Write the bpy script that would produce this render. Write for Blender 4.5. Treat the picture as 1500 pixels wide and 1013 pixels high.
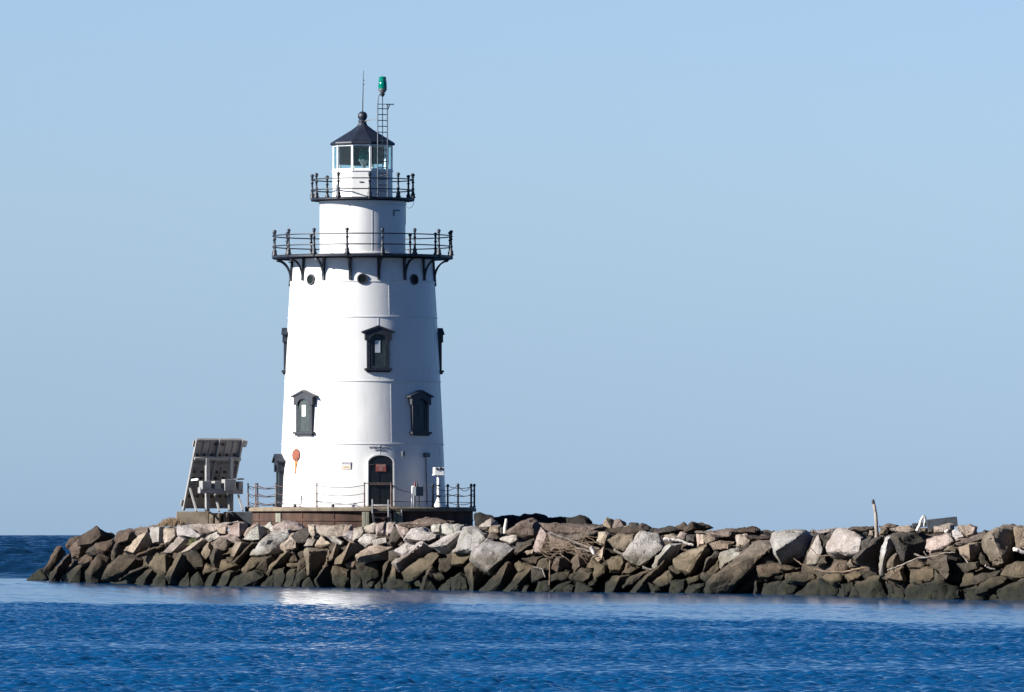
import bpy, bmesh, math, random
import numpy as np
from mathutils import Vector, Matrix, noise

for o in list(bpy.data.objects):
    bpy.data.objects.remove(o)
sc = bpy.context.scene
col = sc.collection
R = math.radians

# ------------------------------------------------------------------ camera
F = 12540.0            # focal length in photo pixels (1500 px wide)
CX, CY, CZ = 5.76, -330.0, 2.0
cam = bpy.data.objects.new('camera', bpy.data.cameras.new('camera'))
col.objects.link(cam)
cam.location = (CX, CY, CZ)
cam.rotation_euler = (R(90), 0, 0)
cam.data.sensor_width = 36.0
cam.data.lens = 36.0 * F / 1500.0
cam.data.shift_y = (779 - 506.5) / 1500.0
cam.data.clip_start = 0.5
cam.data.clip_end = 20000
sc.camera = cam

# ------------------------------------------------------------------ sky and sun
SUN_AZ, SUN_EL = 246.0, 26.5
w = bpy.data.worlds.new("World")
sc.world = w
w.use_nodes = True
nt = w.node_tree
bg = nt.nodes['Background']
sky = nt.nodes.new('ShaderNodeTexSky')
sky.sky_type = 'NISHITA'
sky.sun_disc = False
sky.sun_elevation = R(SUN_EL)
sky.sun_rotation = R(SUN_AZ)
sky.air_density = 1.0
sky.dust_density = 0.3
sky.ozone_density = 3.0
tc = nt.nodes.new('ShaderNodeTexCoord')
sp = nt.nodes.new('ShaderNodeSeparateXYZ')
nt.links.new(tc.outputs['Generated'], sp.inputs[0])
rp = nt.nodes.new('ShaderNodeValToRGB')
SKY_TINT = [(0.0, (.715, 1.075, 2.05)), (0.02, (.76, 1.03, 1.79)), (0.04, (.90, 1.085, 1.63)), (0.065, (1.0, 1.135, 1.59)),
            (0.09, (.64, .88, 1.34)), (0.14, (.28, .58, 1.0)), (0.24, (.13, .43, .82)), (0.5, (.09, .39, .75)), (1.0, (.07, .36, .72))]
els = rp.color_ramp.elements
els[0].position, els[1].position = 0.0, 1.0
for p, c in SKY_TINT[1:-1]:
    els.new(p)
for e, (p, c) in zip(els, SKY_TINT):
    e.position = p
    e.color = (c[0] / 2, c[1] / 2, c[2] / 2, 1)
nt.links.new(sp.outputs['Z'], rp.inputs[0])
mx = nt.nodes.new('ShaderNodeMix')
mx.data_type = 'RGBA'
mx.blend_type = 'MULTIPLY'
mx.inputs[0].default_value = 1.0
nt.links.new(sky.outputs[0], mx.inputs[6])
nt.links.new(rp.outputs[0], mx.inputs[7])
nt.links.new(mx.outputs[2], bg.inputs[0])
bg.inputs[1].default_value = 0.04 * 2

sun = bpy.data.objects.new('sun', bpy.data.lights.new('sun', 'SUN'))
col.objects.link(sun)
sd = Vector((math.sin(R(SUN_AZ)) * math.cos(R(SUN_EL)), math.cos(R(SUN_AZ)) * math.cos(R(SUN_EL)), math.sin(R(SUN_EL))))
sun.rotation_euler = sd.to_track_quat('Z', 'Y').to_euler()
sun.location = (-60, -60, 60)
sun.data.energy = 5.0
sun.data.angle = R(0.53)
sun.data.color = (1.0, 0.95, 0.87)

vs = sc.view_settings
vs.view_transform = 'Standard'
vs.look = 'None'
vs.exposure = 1.25
vs.gamma = 1.0

# ------------------------------------------------------------------ helpers
def px(u, v, d):
    """photo pixel (1500 x 1013) at viewing distance d -> world point"""
    return Vector((CX + (u - 750) * d / F, CY + d, CZ + (779 - v) * d / F))

def ZL(v):
    return CZ + (779 - v) / 38.0

def XL(u):
    return (u - 531.0) / 38.0

class MB:
    def __init__(s):
        s.v, s.f = [], []

    def add(s, verts, faces):
        n = len(s.v)
        s.v += [Vector(p) for p in verts]
        s.f += [tuple(i + n for i in f) for f in faces]

    def box(s, c, size, rz=0.0, M=None):
        hx, hy, hz = size[0] / 2, size[1] / 2, size[2] / 2
        vs_ = [Vector((x, y, z)) for x in (-hx, hx) for y in (-hy, hy) for z in (-hz, hz)]
        m = Matrix.Rotation(rz, 4, 'Z') if M is None else M
        vs_ = [m @ p + Vector(c) for p in vs_]
        s.add(vs_, [(0, 1, 3, 2), (4, 6, 7, 5), (0, 4, 5, 1), (2, 3, 7, 6), (0, 2, 6, 4), (1, 5, 7, 3)])

    def beam(s, p, q, wx, wy, up=(0, 0, 1)):
        p, q = Vector(p), Vector(q)
        d = (q - p).normalized()
        a = d.cross(Vector(up))
        if a.length < 1e-4:
            a = d.cross(Vector((0, 1, 0)))
        a.normalize()
        b = d.cross(a)
        vs_ = [e + a * sx * wx / 2 + b * sy * wy / 2 for e in (p, q) for sx, sy in ((-1, -1), (1, -1), (1, 1), (-1, 1))]
        s.add(vs_, [(3, 2, 1, 0), (4, 5, 6, 7), (0, 1, 5, 4), (1, 2, 6, 5), (2, 3, 7, 6), (3, 0, 4, 7)])

    def tube(s, pts, rad, n=6, closed=False):
        pts = [Vector(p) for p in pts]
        k = len(pts)
        if not isinstance(rad, (list, tuple)):
            rad = [rad] * k
        vs_, fs = [], []
        ref = None
        for i, p in enumerate(pts):
            if closed:
                t = pts[(i + 1) % k] - pts[i - 1]
            else:
                t = pts[min(i + 1, k - 1)] - pts[max(i - 1, 0)]
            t.normalize()
            if ref is None:
                ref = t.orthogonal().normalized() if abs(t.z) > .99 else t.cross(Vector((0, 0, 1))).normalized()
            a = (ref - t * ref.dot(t))
            a = a.normalized() if a.length > 1e-5 else t.orthogonal().normalized()
            ref = a
            b = t.cross(a)
            for j in range(n):
                an = 2 * math.pi * j / n
                vs_.append(p + (a * math.cos(an) + b * math.sin(an)) * rad[i])
        for i in range(k if closed else k - 1):
            i2 = (i + 1) % k
            for j in range(n):
                j2 = (j + 1) % n
                fs.append((i * n + j, i * n + j2, i2 * n + j2, i2 * n + j))
        if not closed:
            fs.append(tuple(range(n))[::-1])
            fs.append(tuple((k - 1) * n + j for j in range(n)))
        s.add(vs_, fs)

    def lathe(s, prof, n=48, c=(0, 0, 0), a0=0.0, cap=True):
        c = Vector(c)
        vs_, fs = [], []
        k = len(prof)
        for r, z in prof:
            for j in range(n):
                an = a0 + 2 * math.pi * j / n
                vs_.append(c + Vector((r * math.sin(an), -r * math.cos(an), z)))
        for i in range(k - 1):
            for j in range(n):
                j2 = (j + 1) % n
                fs.append((i * n + j, i * n + j2, (i + 1) * n + j2, (i + 1) * n + j))
        if cap:
            if prof[0][0] > 1e-4:
                fs.append(tuple(range(n))[::-1])
            if prof[-1][0] > 1e-4:
                fs.append(tuple((k - 1) * n + j for j in range(n)))
        s.add(vs_, fs)

    def prism(s, poly, o, ux, uz, nn, d0, d1):
        """polygon in the (ux, uz) plane extruded along nn from d0 to d1"""
        o, ux, uz, nn = Vector(o), Vector(ux), Vector(uz), Vector(nn)
        k = len(poly)
        vs_ = [o + ux * a + uz * b + nn * d for d in (d0, d1) for a, b in poly]
        fs = [tuple(range(k)), tuple(range(2 * k - 1, k - 1, -1))]
        fs += [(i, (i + 1) % k, k + (i + 1) % k, k + i) for i in range(k)]
        s.add(vs_, fs)

    def build(s, name, mat, parent=None, org=(0, 0, 0), smooth=None, bevel=0.0):
        org = Vector(org)
        me = bpy.data.meshes.new(name)
        me.from_pydata([p - org for p in s.v], [], s.f)
        bm = bmesh.new()
        bm.from_mesh(me)
        bmesh.ops.remove_doubles(bm, verts=bm.verts, dist=1e-5)
        bmesh.ops.recalc_face_normals(bm, faces=bm.faces)
        if bevel:
            ed = [e for e in bm.edges if len(e.link_faces) == 2 and e.calc_face_angle(0) > .6]
            bmesh.ops.bevel(bm, geom=ed, offset=bevel, segments=2, affect='EDGES', clamp_overlap=True, profile=.5)
        bm.to_mesh(me)
        bm.free()
        if smooth:
            for p in me.polygons:
                p.use_smooth = True
            me.set_sharp_from_angle(angle=R(smooth))
        me.materials.append(mat)
        o = bpy.data.objects.new(name, me)
        col.objects.link(o)
        if parent is not None:
            o.parent = parent
        return o

def tag(o, label=None, cat=None, group=None, kind=None):
    if label:
        o['label'] = label
    if cat:
        o['category'] = cat
    if group:
        o['group'] = group
    if kind:
        o['kind'] = kind
    return o

def empty(name, loc, label, cat, group=None):
    o = bpy.data.objects.new(name, None)
    o.empty_display_size = .3
    col.objects.link(o)
    o.location = loc
    return tag(o, label, cat, group)

# ------------------------------------------------------------------ materials
def nodes(name):
    m = bpy.data.materials.new(name)
    m.use_nodes = True
    t = m.node_tree
    return m, t, t.nodes['Principled BSDF']

def N(t, kind, **kw):
    n = t.nodes.new(kind)
    for k, v in kw.items():
        setattr(n, k, v)
    return n

def mixc(t, fac, a, b, blend='MIX'):
    m = N(t, 'ShaderNodeMix', data_type='RGBA', blend_type=blend)
    for i, x in ((0, fac), (6, a), (7, b)):
        if isinstance(x, (int, float)):
            m.inputs[i].default_value = x
        elif isinstance(x, (tuple, list)):
            m.inputs[i].default_value = (*x[:3], 1)
        else:
            t.links.new(x, m.inputs[i])
    return m.outputs[2]

def noise_tex(t, vec, scale, detail=4, rough=.55, stretch=None):
    n = N(t, 'ShaderNodeTexNoise')
    n.inputs['Scale'].default_value = scale
    n.inputs['Detail'].default_value = detail
    n.inputs['Roughness'].default_value = rough
    if stretch:
        mp = N(t, 'ShaderNodeMapping')
        mp.inputs['Scale'].default_value = stretch
        t.links.new(vec, mp.inputs[0])
        vec = mp.outputs[0]
    t.links.new(vec, n.inputs['Vector'])
    return n.outputs[0]

def ramp(t, fac, a, b):
    m = N(t, 'ShaderNodeMapRange', interpolation_type='SMOOTHSTEP')
    m.inputs[1].default_value, m.inputs[2].default_value = a, b
    t.links.new(fac, m.inputs[0])
    return m.outputs[0]

def math_(t, op, a, b=None):
    m = N(t, 'ShaderNodeMath', operation=op)
    for i, x in ((0, a), (1, b)):
        if x is None:
            continue
        if isinstance(x, (int, float)):
            m.inputs[i].default_value = x
        else:
            t.links.new(x, m.inputs[i])
    return m.outputs[0]

def bump(t, b, h, strength, dist):
    n = N(t, 'ShaderNodeBump')
    n.inputs['Strength'].default_value = strength
    n.inputs['Distance'].default_value = dist
    t.links.new(h, n.inputs['Height'])
    t.links.new(n.outputs[0], b.inputs['Normal'])

def weathered(name, c1, c2, scale=2.0, rough=.6, metal=0.0, bstr=.2, bdist=.01, stretch=None, lo=.4, hi=.65):
    m, t, b = nodes(name)
    g = N(t, 'ShaderNodeNewGeometry')
    f = ramp(t, noise_tex(t, g.outputs['Position'], scale, 5, .6, stretch), lo, hi)
    c = mixc(t, f, c1, c2)
    t.links.new(c, b.inputs['Base Color'])
    b.inputs['Roughness'].default_value = rough
    b.inputs['Metallic'].default_value = metal
    bump(t, b, noise_tex(t, g.outputs['Position'], scale * 6, 4, .6), bstr, bdist)
    return m

MAT = {}
MAT['black'] = weathered('black_iron_paint', (0.003902, 0.00684, 0.01366), (0.009754, 0.01539, 0.02732), 6, .5)
MAT['roof'] = weathered('charcoal_roof_paint', (0.005852, 0.009405, 0.01935), (0.01138, 0.0171, 0.03131), 3, .5)
MAT['shutter'] = weathered('dark_green_grey_board', (0.0102, 0.0204, 0.02508), (0.0204, 0.0348, 0.0396), 3, .55)
MAT['hood'] = weathered('charcoal_trim_paint', (0.007153, 0.01026, 0.01822), (0.01463, 0.01966, 0.03188), 5, .55)
MAT['door'] = weathered('black_door_paint', (0.00306, 0.0072, 0.01122), (0.0102, 0.0108, 0.01056), 2.2, .4)
MAT['white2'] = weathered('white_trim_paint', (.72, .72, .72), (.6, .6, .6), 4, .5)
MAT['galv'] = weathered('galvanised_steel', (0.2499, 0.2499, 0.2499), (0.1666, 0.1726, 0.1785), 6, .45, .4)
MAT['rustpost'] = weathered('rusty_post_steel', (0.075, 0.05625, 0.05625), (0.1425, 0.09, 0.075), 8, .7)
MAT['chain'] = weathered('rusty_chain', (0.0675, 0.0525, 0.05625), (0.1275, 0.0825, 0.0675), 9, .7)
MAT['concrete'] = weathered('stained_concrete', (0.17, 0.1394, 0.102), (0.0952, 0.07344, 0.05304), 1.7, .85, 0, .4, .02)
MAT['concrete_old'] = weathered('broken_concrete', (0.208, 0.168, 0.124), (0.12, 0.092, 0.06), 2.5, .9, 0, .7, .05)
MAT['timber'] = weathered('weathered_timber', (0.21, 0.203, 0.161), (0.119, 0.126, 0.098), 4, .8, 0, .4, .02, (3, 3, .3))
MAT['drift'] = weathered('bleached_driftwood', (0.272, 0.2356, 0.2052), (0.152, 0.1254, 0.1008), 5, .8, 0, .4, .02)
MAT['driftwhite'] = weathered('white_bleached_driftwood', (.5, .47, .44), (.34, .3, .27), 5, .8, 0, .4, .02)
MAT['drift2'] = weathered('grey_brown_driftwood', (0.24, 0.176, 0.12), (0.136, 0.096, 0.064), 5, .85, 0, .4, .02)
MAT['beamwood'] = weathered('dark_grey_timber', (0.0357, 0.0432, 0.0561), (0.01785, 0.0216, 0.0297), 4, .8, 0, .4, .02)
MAT['rack'] = weathered('grey_rack_paint', (0.2357, 0.234, 0.2317), (0.1834, 0.18, 0.1807), 3, .6)
MAT['panelback'] = weathered('grey_panel_back', (0.2357, 0.216, 0.2086), (0.1658, 0.153, 0.1483), 2.5, .6)
MAT['panelframe'] = weathered('grey_panel_frame', (0.2357, 0.2296, 0.2317), (0.1834, 0.18, 0.1854), 3, .55)
MAT['dark'] = weathered('dark_fitting', (0.00765, 0.0096, 0.0132), (0.0153, 0.018, 0.0231), 6, .6)
MAT['graybox'] = weathered('blue_grey_box_paint', (0.075, 0.09, 0.105), (0.0525, 0.0675, 0.0825), 6, .5)
MAT['creambox'] = weathered('cream_box_paint', (.62, .55, .4), (.5, .44, .33), 6, .6)
MAT['redtip'] = weathered('dark_red_paint', (.14, .012, .016), (.08, .01, .012), 8, .5)
MAT['redsign'] = weathered('faded_red_sign', (.28, .065, .045), (.22, .085, .065), 9, .5)
MAT['tansign'] = weathered('cream_sign', (.72, .58, .44), (.66, .54, .42), 9, .5)
MAT['lilac'] = weathered('faded_grey_sign', (.5, .46, .5), (.4, .38, .43), 30, .5)
MAT['ink'] = weathered('sign_ink', (.03, .035, .06), (.06, .06, .1), 20, .6)
MAT['paleink'] = weathered('pale_sign_ink', (.6, .45, .42), (.5, .36, .34), 20, .6)

def m_tower():
    m, t, b = nodes('white_tower_paint')
    g = N(t, 'ShaderNodeNewGeometry')
    P = g.outputs['Position']
    big = noise_tex(t, P, .8, 4, .5)
    streak = ramp(t, noise_tex(t, P, 3.0, 4, .6, (1, 1, .09)), .52, .85)
    c = mixc(t, ramp(t, big, .35, .7), (.58, .58, .58), (.54, .545, .55))
    c = mixc(t, math_(t, 'MULTIPLY', streak, .28), c, (.38, .37, .35))
    chips = ramp(t, noise_tex(t, P, 7, 3, .7), .73, .78)
    c = mixc(t, math_(t, 'MULTIPLY', chips, .35), c, (.4, .33, .27))
    t.links.new(c, b.inputs['Base Color'])
    b.inputs['Roughness'].default_value = .42
    # plates are slightly dished between rivet lines
    h = math_(t, 'ADD', noise_tex(t, P, 1.6, 2, .5, (1, 1, .6)), math_(t, 'MULTIPLY', noise_tex(t, P, 22, 3, .6), .05))
    bump(t, b, h, .22, .05)
    return m
MAT['tower'] = m_tower()

def m_rust():
    m, t, b = nodes('rusty_steel_skirt')
    g = N(t, 'ShaderNodeNewGeometry')
    P = g.outputs['Position']
    f = ramp(t, noise_tex(t, P, 2.2, 6, .65, (1, 1, .25)), .35, .7)
    c = mixc(t, f, (.032, .016, .012), (.07, .036, .024))
    f2 = ramp(t, noise_tex(t, P, 1.1, 3, .6, (1, 1, .3)), .55, .7)
    c = mixc(t, math_(t, 'MULTIPLY', f2, .6), c, (.09, .065, .045))
    t.links.new(c, b.inputs['Base Color'])
    b.inputs['Roughness'].default_value = .9
    bump(t, b, noise_tex(t, P, 9, 5, .65, (1, 1, .4)), .5, .03)
    return m
MAT['rust'] = m_rust()

def m_disc():
    m, t, b = nodes('orange_rust')
    g = N(t, 'ShaderNodeNewGeometry')
    c = mixc(t, ramp(t, noise_tex(t, g.outputs['Position'], 9, 5, .7), .35, .7), (.26, .075, .04), (.12, .05, .036))
    t.links.new(c, b.inputs['Base Color'])
    b.inputs['Roughness'].default_value = .9
    return m
MAT['disc'] = m_disc()
MAT['stain'] = weathered('orange_rust_run', (.42, .14, .03), (.5, .22, .07), 9, .8)

def m_glass(name, tint, refl):
    m, t, b = nodes(name)
    t.nodes.remove(b)
    tr = N(t, 'ShaderNodeBsdfTransparent')
    tr.inputs[0].default_value = (*tint, 1)
    gl = N(t, 'ShaderNodeBsdfGlossy')
    gl.inputs['Roughness'].default_value = .03
    ms = N(t, 'ShaderNodeMixShader')
    ms.inputs[0].default_value = refl
    t.links.new(tr.outputs[0], ms.inputs[1])
    t.links.new(gl.outputs[0], ms.inputs[2])
    t.links.new(ms.outputs[0], t.nodes['Material Output'].inputs[0])
    return m
MAT['portglass'] = weathered('dark_porthole_glass', (.003, .006, .007), (.006, .01, .011), 5, .5)
MAT['portglass'].node_tree.nodes['Principled BSDF'].inputs['Specular IOR Level'].default_value = .08
MAT['glass'] = m_glass('lantern_glass', (.86, .95, .96), .03)

def m_green():
    m, t, b = nodes('green_lens')
    b.inputs['Base Color'].default_value = (.0, .2, .15, 1)
    b.inputs['Roughness'].default_value = .12
    b.inputs['Transmission Weight'].default_value = .35
    b.inputs['IOR'].default_value = 1.45
    return m
MAT['green'] = m_green()

def m_rock():
    m, t, b = nodes('breakwater_granite')
    g = N(t, 'ShaderNodeNewGeometry')
    P = g.outputs['Position']
    oi = N(t, 'ShaderNodeObjectInfo')
    sx = N(t, 'ShaderNodeSeparateXYZ')
    t.links.new(P, sx.inputs[0])
    mott = noise_tex(t, P, 1.6, 6, .62)
    speck = noise_tex(t, P, 26, 3, .7)
    c = mixc(t, ramp(t, mott, .34, .72), oi.outputs['Color'], mixc(t, 1.0, oi.outputs['Color'], (.6, .56, .52), 'MULTIPLY'))
    c = mixc(t, ramp(t, speck, .3, .72), c, mixc(t, 1.0, c, (.62, .6, .58), 'MULTIPLY'))
    # dark cracks, vertical run-off streaks and pale droppings
    vo = N(t, 'ShaderNodeTexVoronoi', feature='DISTANCE_TO_EDGE')
    vo.inputs['Scale'].default_value = .8
    wp = N(t, 'ShaderNodeTexNoise')
    wp.inputs['Scale'].default_value = 2.2
    t.links.new(P, wp.inputs['Vector'])
    va = N(t, 'ShaderNodeVectorMath', operation='ADD')
    t.links.new(P, va.inputs[0])
    t.links.new(wp.outputs['Color'], va.inputs[1])
    t.links.new(va.outputs[0], vo.inputs['Vector'])
    crack = ramp(t, vo.outputs['Distance'], .022, .004)
    c = mixc(t, math_(t, 'MULTIPLY', crack, .22), c, (.03, .027, .024))
    run = ramp(t, noise_tex(t, P, 3.2, 5, .65, (1, 1, .22)), .5, .68)
    c = mixc(t, math_(t, 'MULTIPLY', run, .5), c, mixc(t, 1.0, c, (.5, .47, .42), 'MULTIPLY'))
    drop = ramp(t, noise_tex(t, P, 4.5, 3, .6), .70, .74)
    c = mixc(t, math_(t, 'MULTIPLY', drop, .35), c, (.5, .49, .47))
    # brown stain patches
    st = ramp(t, noise_tex(t, P, .9, 5, .6), .56, .72)
    c = mixc(t, math_(t, 'MULTIPLY', st, .35), c, (.16, .115, .075))
    # tide band: brown-olive film below the high-water line, weed near the water
    jit = math_(t, 'MULTIPLY', math_(t, 'SUBTRACT', noise_tex(t, P, 1.3, 4, .6), .5), .95)
    z = math_(t, 'ADD', sx.outputs['Z'], jit)
    tide = ramp(t, z, 1.5, 1.1)
    olive = mixc(t, ramp(t, mott, .35, .65), (.085, .066, .042), (.052, .044, .03))
    olive = mixc(t, ramp(t, speck, .35, .7), olive, mixc(t, 1.0, olive, (.6, .6, .6), 'MULTIPLY'))
    olive = mixc(t, .65, olive, mixc(t, ramp(t, mott, .3, .7), mixc(t, 1.0, oi.outputs['Color'], (.68, .62, .54), 'MULTIPLY'), mixc(t, 1.0, oi.outputs['Color'], (.34, .32, .27), 'MULTIPLY')))
    c = mixc(t, math_(t, 'MULTIPLY', tide, .9), c, olive)
    weed = ramp(t, z, .8, .25)
    weedc = mixc(t, ramp(t, noise_tex(t, P, 3.5, 4, .6), .5, .7), (.005, .006, .004), (.01, .015, .004))
    c = mixc(t, math_(t, 'MULTIPLY', weed, .95), c, weedc)
    t.links.new(c, b.inputs['Base Color'])
    rr = N(t, 'ShaderNodeMapRange')
    rr.inputs[1].default_value, rr.inputs[2].default_value = 0.0, .5
    rr.inputs[3].default_value, rr.inputs[4].default_value = .75, .92
    b.inputs['Specular IOR Level'].default_value = .3
    t.links.new(sx.outputs['Z'], rr.inputs[0])
    t.links.new(rr.outputs[0], b.inputs['Roughness'])
    h = math_(t, 'ADD', noise_tex(t, P, 6, 6, .68), math_(t, 'MULTIPLY', speck, .25))
    h = math_(t, 'SUBTRACT', h, math_(t, 'MULTIPLY', crack, .3))
    bump(t, b, h, .8, .1)
    return m
MAT['rock'] = m_rock()

def m_water(name, body, bs, scale, dist):
    m, t, b = nodes(name)
    g = N(t, 'ShaderNodeNewGeometry')
    P = g.outputs['Position']
    b.inputs['Base Color'].default_value = (*body, 1)
    b.inputs['Roughness'].default_value = .11
    b.inputs['IOR'].default_value = 1.333
    b.inputs['Specular Tint'].default_value = (.66, .92, 1, 1)
    bump(t, b, noise_tex(t, P, scale, 3, .6), bs, dist)
    return m
MAT['water'] = m_water('harbour_water', (.002, .046, .135), .3, 5, .02)
MAT['sea'] = m_water('open_sea_water', (.003, .018, .045), .5, 1.5, .15)
MAT['sea'].node_tree.nodes['Principled BSDF'].inputs['Roughness'].default_value = .22

# ------------------------------------------------------------------ water
def dw(u):
    """viewing distance of the breakwater's waterline at photo column u"""
    us = (-300, 50, 240, 430, 620, 800, 1000, 1160, 1340, 1500, 1900)
    vw = (840, 849.5, 857, 858.5, 863, 866, 867.5, 870, 876.5, 879, 889)
    v = float(np.interp(u, us, vw))
    return CZ * F / (v - 779)

def wave_set(seed, lams, slope, spread, drop=None):
    rng = np.random.RandomState(seed)
    out = []
    for lam in lams:
        th = math.pi / 2 + rng.normal(0, spread)
        k = 2 * math.pi / lam
        out.append((lam, k * math.cos(th), k * math.sin(th), slope * lam / (2 * math.pi) * rng.uniform(.6, 1.3), rng.uniform(0, 6.28)))
    return out

def grid_mesh(name, X, Y, Z, mat, kind, label=None):
    r, c = X.shape
    me = bpy.data.meshes.new(name)
    co = np.stack([X, Y, Z], -1).reshape(-1, 3).astype(np.float32)
    me.vertices.add(r * c)
    me.vertices.foreach_set('co', co.ravel())
    i = np.arange(r * c).reshape(r, c)
    q = np.stack([i[:-1, :-1], i[:-1, 1:], i[1:, 1:], i[1:, :-1]], -1).reshape(-1, 4)
    n = len(q)
    me.loops.add(n * 4)
    me.loops.foreach_set('vertex_index', q.ravel().astype(np.int32))
    me.polygons.add(n)
    me.polygons.foreach_set('loop_start', np.arange(0, n * 4, 4, dtype=np.int32))
    me.update(calc_edges=True)
    me.polygons.foreach_set('use_smooth', np.ones(n, dtype=bool))
    me.materials.append(mat)
    o = bpy.data.objects.new(name, me)
    col.objects.link(o)
    o['kind'] = kind
    return o

def smooth01(x):
    x = np.clip(x, 0, 1)
    return x * x * (3 - 2 * x)

def field(X, Y, waves, spacing):
    H = np.zeros(X.shape, np.float32)
    for lam, kx, ky, a, ph in waves:
        fade = np.clip((lam / spacing - 2.0) / 2.0, 0, 1).astype(np.float32)      # the grid cannot carry shorter waves
        if fade.max() <= 0:
            continue
        H += (a * fade) * np.sin(kx * X + ky * Y + ph)
    return H

def make_near_water():
    inner = np.arange(-.068, .0681, 2.3e-4)
    outer = .068 + .9 * (np.linspace(0, 1, 34)[1:]) ** 2
    T = np.concatenate([-outer[::-1], inner, outer]).astype(np.float32)
    D = np.concatenate([np.geomspace(6, 96, 90)[:-1], np.arange(96, 150, .05), np.arange(150, 240, .08), np.arange(240, 372, .25)]).astype(np.float32)
    sp_ = np.gradient(D)
    X = CX + T[None, :] * np.maximum(D, 60)[:, None]
    Y = (CY + D)[:, None] + np.zeros_like(X)
    sp2 = np.maximum(sp_, .04)[:, None]
    rng = np.random.RandomState(3)
    lams = np.exp(rng.uniform(math.log(.15), math.log(1.0), 60))
    H = field(X, Y, wave_set(5, lams, WAVE_SLOPE, 1.0), np.maximum(sp2 * .7, .03)) + .22 * field(X, Y, wave_set(15, np.exp(rng.uniform(math.log(.9), math.log(3.2), 16)), WAVE_SLOPE, 1.0), sp2)
    big = field(X, Y, wave_set(9, np.exp(rng.uniform(math.log(6), math.log(30), 14)), .25, 1.2), sp2)
    gust = np.clip(1 + .24 * big / (np.std(big) + 1e-6), .55, 1.5)
    # lee of the breakwater: ruffled water beyond this line, calm water inside it
    wob = 3.0 * np.sin(X * .55 + 1.3) + 2.0 * np.sin(X * 1.7 + Y * .05) + 4 * np.sin(X * .21 + 2)
    edge = CALM_D - 2.3 * X + wob
    calm = smooth01((Y - CY - edge) / 18.0)
    amp = (1 - calm) + (CALM_AMP - .14 * smooth01((X - 2) / 8)) * calm
    H = H * amp * gust
    H *= smooth01((371 - (Y - CY)) / 3.0)
    return grid_mesh('water', X, Y, H, MAT['water'], 'structure')

def make_far_sea():
    near = np.arange(-.075, -.04, 1.7e-4)
    rest = np.linspace(-.04, .075, 90)[1:]
    lo = -.075 - .9 * (np.linspace(0, 1, 30)[1:][::-1]) ** 2
    hi = .075 + .9 * (np.linspace(0, 1, 30)[1:]) ** 2
    T = np.concatenate([lo, near, rest, hi]).astype(np.float32)
    D = np.concatenate([np.arange(370.5, 700, .2), np.geomspace(700, 6270, 2000)]).astype(np.float32)
    sp_ = np.gradient(D)
    X = CX + T[None, :] * D[:, None]
    Y = (CY + D)[:, None] + np.zeros_like(X)
    rng = np.random.RandomState(4)
    lams = np.exp(rng.uniform(math.log(.6), math.log(16), 70))
    sl = .06
    H = field(X, Y, [(l, a, b, c_ * min(1, 8 / l), d) for l, a, b, c_, d in wave_set(6, lams, sl, 1.0)], np.maximum(sp_ * .7, .14)[:, None])
    H *= smooth01((Y - CY - 370.5) / 40.0) * .9 + .1
    H -= .02
    return grid_mesh('sea', X, Y, H, MAT['sea'], 'structure')

WAVE_SLOPE, CALM_D, CALM_AMP = .042, 214.0, .34
make_near_water()
make_far_sea()

# ------------------------------------------------------------------ lighthouse
Z0 = ZL(742)
lighthouse = empty('lighthouse', (0, 0, Z0), 'white cast iron lighthouse with two black galleries and a glazed lantern on top', 'lighthouse')
LO = (0, 0, Z0)

def rwall(z):
    """tower wall radius at height z"""
    t = (z - ZL(742)) / (ZL(414) - ZL(742))
    return 3.21 - .42 * (.75 * t + .25 * t * t)

def rad_frame(deg):
    a = R(deg)
    return Vector((math.cos(a), math.sin(a), 0)), Vector((math.sin(a), -math.cos(a), 0))

def make_tower_wall():
    m = MB()
    prof = [(3.25, Z0), (3.25, Z0 + .1), (rwall(Z0 + .1), Z0 + .1)]
    for v in (650, 558.5, 466.5, 415):
        z = ZL(v)
        r = rwall(z)
        prof += [(r, z - .03), (r + .022, z - .022), (r + .022, z + .018), (rwall(z + .02) + .004, z + .024)]
    zt = ZL(381)
    prof += [(rwall(zt), zt)]
    m.lathe(prof, 144)
    # short vertical butt seams between the plates
    for i, (va, vb) in enumerate(((740, 652), (648, 560), (556, 468), (464, 416))):
        za, zb = ZL(va), ZL(vb)
        for k in range(6):
            ux, n = rad_frame(k * 60 + (22 if i % 2 else -47))
            p, q = n * (rwall(za) + .002), n * (rwall(zb) + .002)
            m.beam(Vector((p.x, p.y, za)), Vector((q.x, q.y, zb)), .035, .012, up=n)
    return m.build('tower_wall', MAT['tower'], lighthouse, LO, smooth=35)
make_tower_wall()

def make_watch_drum():
    m = MB()
    z0, z1 = ZL(375.5), ZL(296)
    zs = ZL(372)
    m.lathe([(1.72, z0), (1.72, z0 + .1), (1.65, z0 + .12), (1.65, z1 - .16), (1.69, z1 - .14), (1.69, z1)], 96)
    for a in (-58, 14, 86, 158, 230):
        ux, n = rad_frame(a)
        m.beam(Vector((n.x * 1.652, n.y * 1.652, z0 + .12)), Vector((n.x * 1.652, n.y * 1.652, z1 - .17)), .03, .01, up=n)
    return m.build('watch_room_wall', MAT['tower'], lighthouse, LO, smooth=35)
make_watch_drum()
m = MB()
ux, n = rad_frame(51)
p = n * 1.66 + Vector((0, 0, ZL(310)))
m.beam(p - ux * .1, p + ux * .22, .05, .05)
m.beam(p - ux * .1, p - ux * .1 - Vector((0, 0, .22)), .04, .05)
m.build('hook', MAT['graybox'], lighthouse, LO)

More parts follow.
